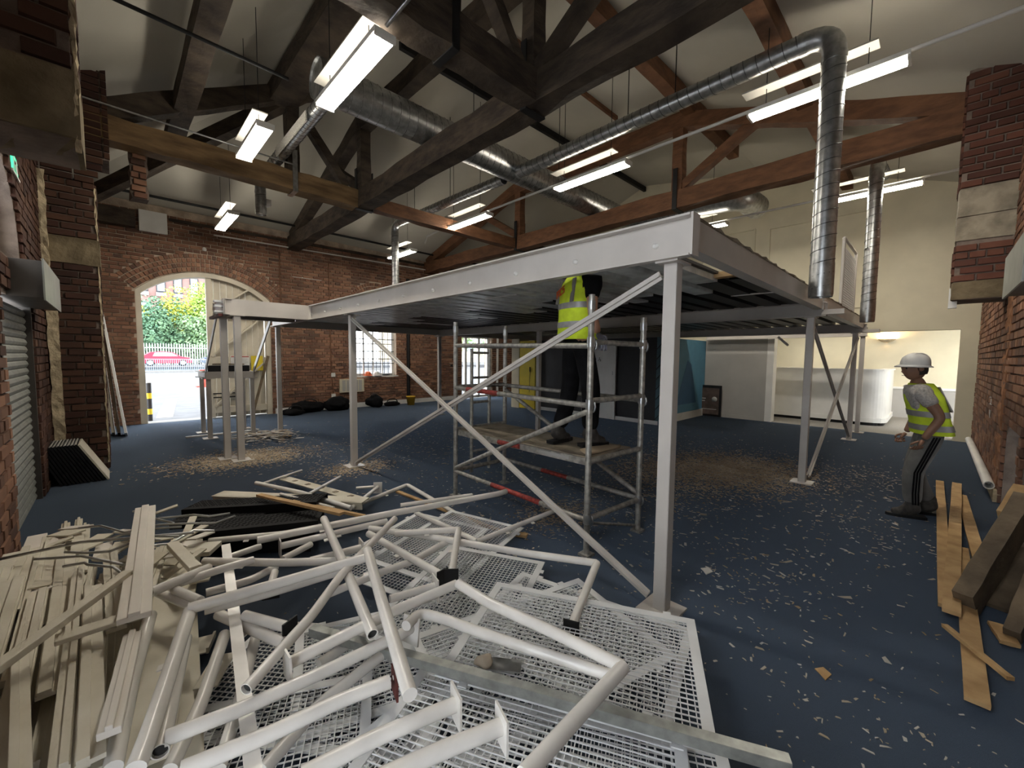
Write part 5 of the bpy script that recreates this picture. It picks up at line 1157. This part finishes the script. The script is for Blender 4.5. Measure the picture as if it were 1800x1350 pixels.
o = MB().bar((.30,2.86,.02),(.24,2.66,.05),.14,.006).bar((.36,2.83,.03),(.30,2.64,.06),.012,.03).build('bent_plate', m_plank); tag(o, 'bent cream sheet metal piece lying on the carpet among the tubes', 'plate')
o = MB().tube(fillet([(.05,1.95,.05),(.10,2.02,.06),(.11,2.16,.10)],.06),.011,8).build('hook_pipe', m_plank); tag(o, 'small cream hooked pipe on the carpet at the bottom', 'hook')

# loose timber at the right
LL = ['raw wood board at the left of the loose boards by the right wall','longest upright looking raw board beside it','slanting raw board farthest to the right of the three','raw board with a white paint patch pointing at the camera','thin splintered stick lying across the painted board','short board with white edges behind the dark timbers']
for i, (pts, w_, t_) in enumerate(LUMBER):
    tag(MB().rbar(V(pts[0])+V((0,0,t_/2)),V(pts[1])+V((0,0,t_/2)),w_,t_,n=8,amp=.002,seed=i).build('timber_board', m_wood), LL[i], 'board')
o = MB().add([(3.10,-.36,.055),(3.16,-.42,.055),(3.22,-.36,.055),(3.2,-.34,.055)],[(0,1,2,3)]).build('paint_patch', m_white)
bpy.data.objects.remove(o)
for (p, q, w_, h, l) in (((3.95,-.22,.06),(4.75,-.52,.62),.10,.20,'thick dark timber leaning up to the right wall'),((3.72,-.40,.05),(4.35,-.58,.50),.07,.10,'second dark timber leaning beside the thick one'),((4.15,-.30,.03),(4.9,-.56,.40),.26,.03,'dark board under the leaning timbers')):
    tag(MB().rbar(p,q,w_,h,n=8,amp=.004).build('dark_timber', m_wooddark), l, 'timber')
o = MB().rbar((4.62,-.45,.50),(4.86,-.54,.67),.14,.16,n=3,amp=.003).build('timber_block', m_wood); tag(o, 'freshly sawn timber end on top of the leaning dark timbers', 'timber')

# ------------------------------------------------------------------ chips and sawdust on the carpet
CL = [(7.0,1.9,1.1,.9,1200),(5.6,2.6,1.3,1.0,700),(1.5,7.6,.9,.7,700),(2.2,9.2,.5,.6,350),(4.0,2.4,1.2,1.0,500),(7.5,.6,1.0,.6,350),(3.4,7.0,1.6,1.5,400),(3.4,.9,.9,.7,350),(5.0,6.0,2.2,2.2,500),(2.6,5.9,.4,.3,200),(3.2,3.6,1.0,1.0,260),(7.4,3.2,1.6,1.4,500),(5.2,.4,.9,.5,220),(2.2,.1,.8,.5,160),(1.9,2.6,.8,.7,90)]
def chip(b, x, y_, s_, z=.001):
    s_ *= min(1, .3+.13*math.hypot(x, y_))
    a = rn.uniform(0,2*PI); l, w_ = s_*rn.uniform(.8,2.6), s_*rn.uniform(.35,.8); c, d_ = V((math.cos(a)*l,math.sin(a)*l,0)), V((-math.sin(a)*w_,math.cos(a)*w_,0)); p = V((x,y_,z)); t = V((0,0,rn.uniform(.001,.004)))
    k = rn.uniform(.3,1); b.add([p-c-d_,p+c-d_*k,p+c*k+d_,p-c*.8+d_, p-c*.9-d_*.9+t,p+c*.9-d_*k*.9+t,p+c*k*.9+d_*.9+t,p-c*.7+d_*.9+t],[(4,5,6,7),(0,1,5,4),(1,2,6,5),(2,3,7,6),(3,0,4,7)])
ok = lambda x, y_: x > XN+.1 and YR+.08 < y_ < YL-.1 and x < XF-.1 and not (9.3 < x and y_ > 4.6) 
b = MB(); sw = MB()
for cx, cy, sx_, sy_, n in CL:
    for i in range(int(n*1.15)):
        x, y_ = rn.gauss(cx,sx_*.6), rn.gauss(cy,sy_*.6)
        if ok(x,y_): chip(b, x, y_, rn.choice((.004,.005,.006,.008,.008,.011,.016)))
for i in range(900):
    x, y_ = rn.uniform(0,12), rn.uniform(-.5,12)
    if ok(x,y_): chip(b, x, y_, rn.choice((.004,.006,.008,.012)))
o = b.build('debris_chips', m_chip, kind='stuff'); tag(o, 'fine pale chips of plaster and wood strewn over the dark carpet', 'debris', kind='stuff')
for cx, cy, sx_, sy_, n in ((6.6,2.0,.55,.45,8500),(6.0,2.7,.5,.4,2500),(1.45,7.6,.45,.32,4500),(2.5,5.85,.3,.2,900),(3.3,2.7,.25,.2,900),(5.3,2.2,.6,.5,900)):
    for i in range(n):
        x, y_ = rn.gauss(cx,sx_), rn.gauss(cy,sy_)
        if ok(x,y_): chip(sw, x, y_, rn.choice((.006,.008,.010,.014)))
o = sw.build('sawdust', m_saw, kind='stuff'); tag(o, 'drifts of sawdust and splinters around the mezzanine posts', 'debris', kind='stuff')
b = MB()
for i in range(170): chip(b, rn.gauss(2.15,.28), rn.gauss(9.3,.35), rn.choice((.03,.04,.06)), rn.uniform(.0,.07))
o = b.build('rubble_heap', m_chip, kind='stuff'); tag(o, 'small heap of torn plaster pieces by the far mezzanine post', 'debris', kind='stuff')
BIG = [(2.86,.43),(3.22,.55),(3.9,.75),(2.75,.9),(1.95,.35),(1.72,.25),(2.3,.75),(2.0,.15),(1.55,-.05),(1.9,-.15),(2.5,-.05),(3.0,.1),(2.35,.35),(1.4,.3),(3.6,.35),(4.2,.5),(4.6,.9),(3.4,1.9),(2.9,1.6),(3.9,2.2),(2.2,3.2),(2.6,3.4),(1.9,4.4),(2.9,4.8),(3.6,5.2),(4.4,4.3),(3.2,6.6),(4.6,7.6),(5.6,8.4),(3.9,8.6),(6.2,4.2),(5.4,3.4)]
for i, (x, y_) in enumerate(BIG):
    b = MB(); chip(b, x, y_, rn.choice((.018,.022,.028)), .002)
    tag(b.build('plaster_chip', m_chip), 'larger flake of plaster or wood lying on the dark carpet', 'chip', 'larger flakes on the carpet')
for x, y_, s_, l in ((2.62,.32,.05,'largest tan wood flake on the bare carpet at the right'),(3.25,1.15,.06,'white triangular flake beside the front steel post')):
    b = MB().prism([(-s_,-.3*s_),(.4*s_,-.6*s_),(s_,.2*s_),(.1*s_,.8*s_),(-.3*s_,.3*s_)],(x,y_,.002),(1,0,0),(0,1,0),.006); tag(b.build('wood_flake', m_wood if 'tan' in l else m_white), l, 'chip')

# ------------------------------------------------------------------ outside the arched doorway
g = MB().b2((-30,YL+.02,-.25),(70,90,-.05)).build('ground_outside', m_asphalt, kind='structure')
MB().b2((.35,YL+.0,-.06),(3.2,YL+.45,.0)).build('trim_9', m_paint, kind='structure')
for (x0,y0,x1,y1,w_) in ((.9,14.2,1.5,20,.35),(1.2,21.5,2.6,21.5,.15),(.8,27,3.5,27.5,.12)): MB().bar((x0,y0,-.047),(x1,y1,-.047),w_,.004).build('road_marking', m_paint, g)
MB().b2((-30,51,-.05),(70,90,.4)).build('path_outside', m_asphalt, kind='structure')
bo = thing('bollard', 'black and yellow striped bollard just outside the arched door', 'bollard', (.60,13.75,-.05))
MB().tube([(.6,13.75,-.05),(.6,13.75,.92)],.05,12).build('post', m_navy, bo)
for z in (.12,.52): MB().tube([(.6,13.75,z),(.6,13.75,z+.14)],.052,12).build('yellow_band', m_yellow, bo)
MB().lathe([(.05,0),(.04,.03),(0,.045)],(.6,13.75,.92),12).build('cap', m_white, bo)
ra_ = thing('railing', 'grey blue steel railing beyond the yard', 'railing', (4,50,-.05)); m_rail = M('rail_grey',(.22,.27,.34),.5,.2,var=.05)
for z in (.15,1.15): MB().b2((-4,49.97,z-.03),(14,50.03,z+.03)).build('rail', m_rail, ra_)
for i in range(120): MB().b2((-3.9+i*.15,49.985,.1),(-3.86+i*.15,50.015,1.15)).build('baluster', m_rail, ra_)
MB().b2((-20,48.5,-.05),(40,49.6,.1)).build('kerb', m_paint, ra_)
def car(label, x, y_, z, col, L=4.2, dirx=1, rot=0):
    mc = M('car_paint_'+label.split()[0], col, .25, .1, var=0); t = thing('car', label, 'car', (x,y_,z))
    prof = [(-L/2,.35),(-L/2+.02,.75),(-L/2+.15,.95),(-L*.30,1.42),(-L*.08,1.5),(L*.12,1.42),(L*.27,1.0),(L*.44,.88),(L/2,.68),(L/2,.35),(L/2-.45,.28),(-L/2+.4,.28)]
    MB().prism([(p[0]*dirx,p[1]) for p in prof],(x,y_+.85,z),(1,0,0),(0,0,1),1.7 if dirx > 0 else 1.7).build('body', mc, t, .04)
    mg = m_navy; q = [(-L*.26,1.0),(-L*.22,1.36),(-L*.07,1.42),(L*.10,1.35),(L*.22,1.02)]
    for yy, k in ((y_-.86,1),): MB().prism([(p[0]*dirx,p[1]) for p in q],(x,yy,z),(1,0,0),(0,0,1),.02).build('window', M('car_glass',(.45,.52,.58),.1,.2,var=0), t)
    for s_ in (-1,1):
        wx = x+s_*L*.31
        for yy in (y_-.86,y_+.70):
            wl = MB().lathe([(0,.0),(.32,.0),(.33,.04),(.33,.16),(0,.16)],(wx,yy,z+.33),18,(0,1,0)).build('wheel', m_iron, t); MB().lathe([(0,-.012),(.2,-.012),(.22,0)],(wx,yy,z+.33),14,(0,1,0)).build('hub', m_lampbody, wl)
    MB().b2((x+dirx*L*.44,y_-.87,z+.62),(x+dirx*L*.49,y_-.6,z+.75)).build('headlight', m_white, t); return t
car('red car parked beyond the railing, seen through the arched door', 3.9, 56, .4, (.60,.03,.06))
car('dark blue car parked behind the door leaf, beyond the railing', 8.9, 56, .4, (.05,.07,.12), dirx=-1)
car('white car standing in the yard at the left of the doorway', -1.55, 22.5, -.05, (.60,.62,.64), L=4.3)
cn_ = thing('traffic_cone', 'red plastic barrier foot by the yard, beside the stair legs', 'cone', (3.15,26.5,-.05)); MB().b2((3.0,26.3,-.05),(3.5,26.8,0)).b2((3.15,26.45,0),(3.4,26.7,.85)).build('body', M('barrier_red',(.7,.05,.03),.5,0,var=0), cn_)
pf_ = thing('palisade_fence', 'pale grey palisade fence in front of the trees', 'fence', (6,62,.5))
m_pal = M('palisade',(.42,.43,.42),.6,.1,var=.1)
for i in range(90): MB().prism([(0,0),(.1,0),(.1,2.35),(.05,2.5),(0,2.35)],(-6+i*.24,62,.4),(1,0,0),(0,0,1),.02).build('pale', m_pal, pf_)
MB().b2((-6,62.03,.9),(16,62.08,1.0)).b2((-6,62.03,2.3),(16,62.08,2.4)).build('rail', m_pal, pf_)
def tree(label, c, sz, col, col2, n, seed):
    r = random.Random(seed); t = thing('tree', label, 'tree', (c[0],c[1],0)); b = MB(); ml = M('leaf_'+str(seed), col, .8, 0, var=0, col2=col2, scale=1.1)
    MB().tube([(c[0],c[1],0),(c[0]+.1,c[1],c[2])],[.22,.12],8).build('trunk', m_wooddark, t)
    lob = [(V((r.gauss(0,.45)*sz[0],r.gauss(0,.4)*sz[1],r.gauss(0,.45)*sz[2])), r.uniform(.35,.6)) for _ in range(16)]
    for i in range(n):
        o_, k = r.choice(lob); d = V((r.gauss(0,1),r.gauss(0,1),r.gauss(0,1))).normalized(); p = V(c)+o_+V((d.x*sz[0],d.y*sz[1],d.z*sz[2]))*k*r.uniform(.8,1.05)
        if p.z < .3: continue
        u = V((r.gauss(0,1),r.gauss(0,1),r.gauss(0,1))).normalized()*.16; v = d.cross(u).normalized()*.12; b.add([p-u,p+v,p+u,p-v],[(0,1,2,3)])
    f_ = b.build('foliage', ml, t); f_['kind'] = 'stuff'; return t
tree('tall blue green tree at the left of the doorway view', (3.6,66,4.6), (2.4,2.2,5.2), (.05,.13,.075), (.14,.26,.15), 5200, 1)
tree('yellow green tree in the middle of the doorway view', (6.4,67,6.6), (2.8,2,3.4), (.32,.38,.04), (.50,.52,.10), 5200, 2)
tree('fresh green tree right of the yellow one', (9.3,66.5,6.0), (2.8,2,3.8), (.17,.32,.04), (.34,.50,.12), 5600, 3)
tree('grey green bush low in front of the other trees', (7.9,64.5,3.4), (3.6,1.6,2.7), (.11,.21,.09), (.25,.37,.20), 5200, 4)
tree('dark bush behind the red car', (4.6,64.2,2.6), (2.4,1.4,2.4), (.05,.11,.06), (.12,.22,.11), 3600, 5)
tree('bright bush at the right end of the doorway view', (11.8,65,4.4), (2.6,1.8,3.6), (.20,.32,.09), (.36,.48,.22), 4200, 6)
tree('green tree seen through the arched window', (47,64,6.5), (7,3,6.5), (.13,.26,.05), (.30,.44,.13), 5000, 7)
bd = thing('office_building', 'red brick office block with tall windows behind the trees', 'building', (10,86,0)); m_ob = M('far_brick',(.22,.13,.115),.9,0,var=.1,scale=.6)
MB().b2((-6,86,0),(34,98,40)).build('wall', m_ob, bd)
m_fw = M('far_glass',(.22,.26,.30),.2,.3,var=.25,scale=.5)
for r_ in range(6):
    for c_ in range(14):
        x = -1+c_*2.1; z = 6.6+r_*4.4; w_ = MB().b2((x-.12,85.86,z-.2),(x+1.02,85.99,z+3.1)).build('window', m_navy, bd); MB().b2((x,85.8,z+.55),(x+.9,85.86,z+3.0)).build('pane', m_fw, w_); MB().b2((x-.15,85.75,z-.25),(x+1.05,85.86,z+.3)).build('spandrel', m_greywall, w_)
bd2 = thing('far_building', 'pale far building and van glimpsed through the arched window', 'building', (52,80,0)); MB().b2((44,80,0),(75,90,9)).build('wall', m_cream, bd2)
for i in range(6): MB().b2((46+i*4,79.9,3),(48.4+i*4,80,6)).build('window', m_fw, bd2)
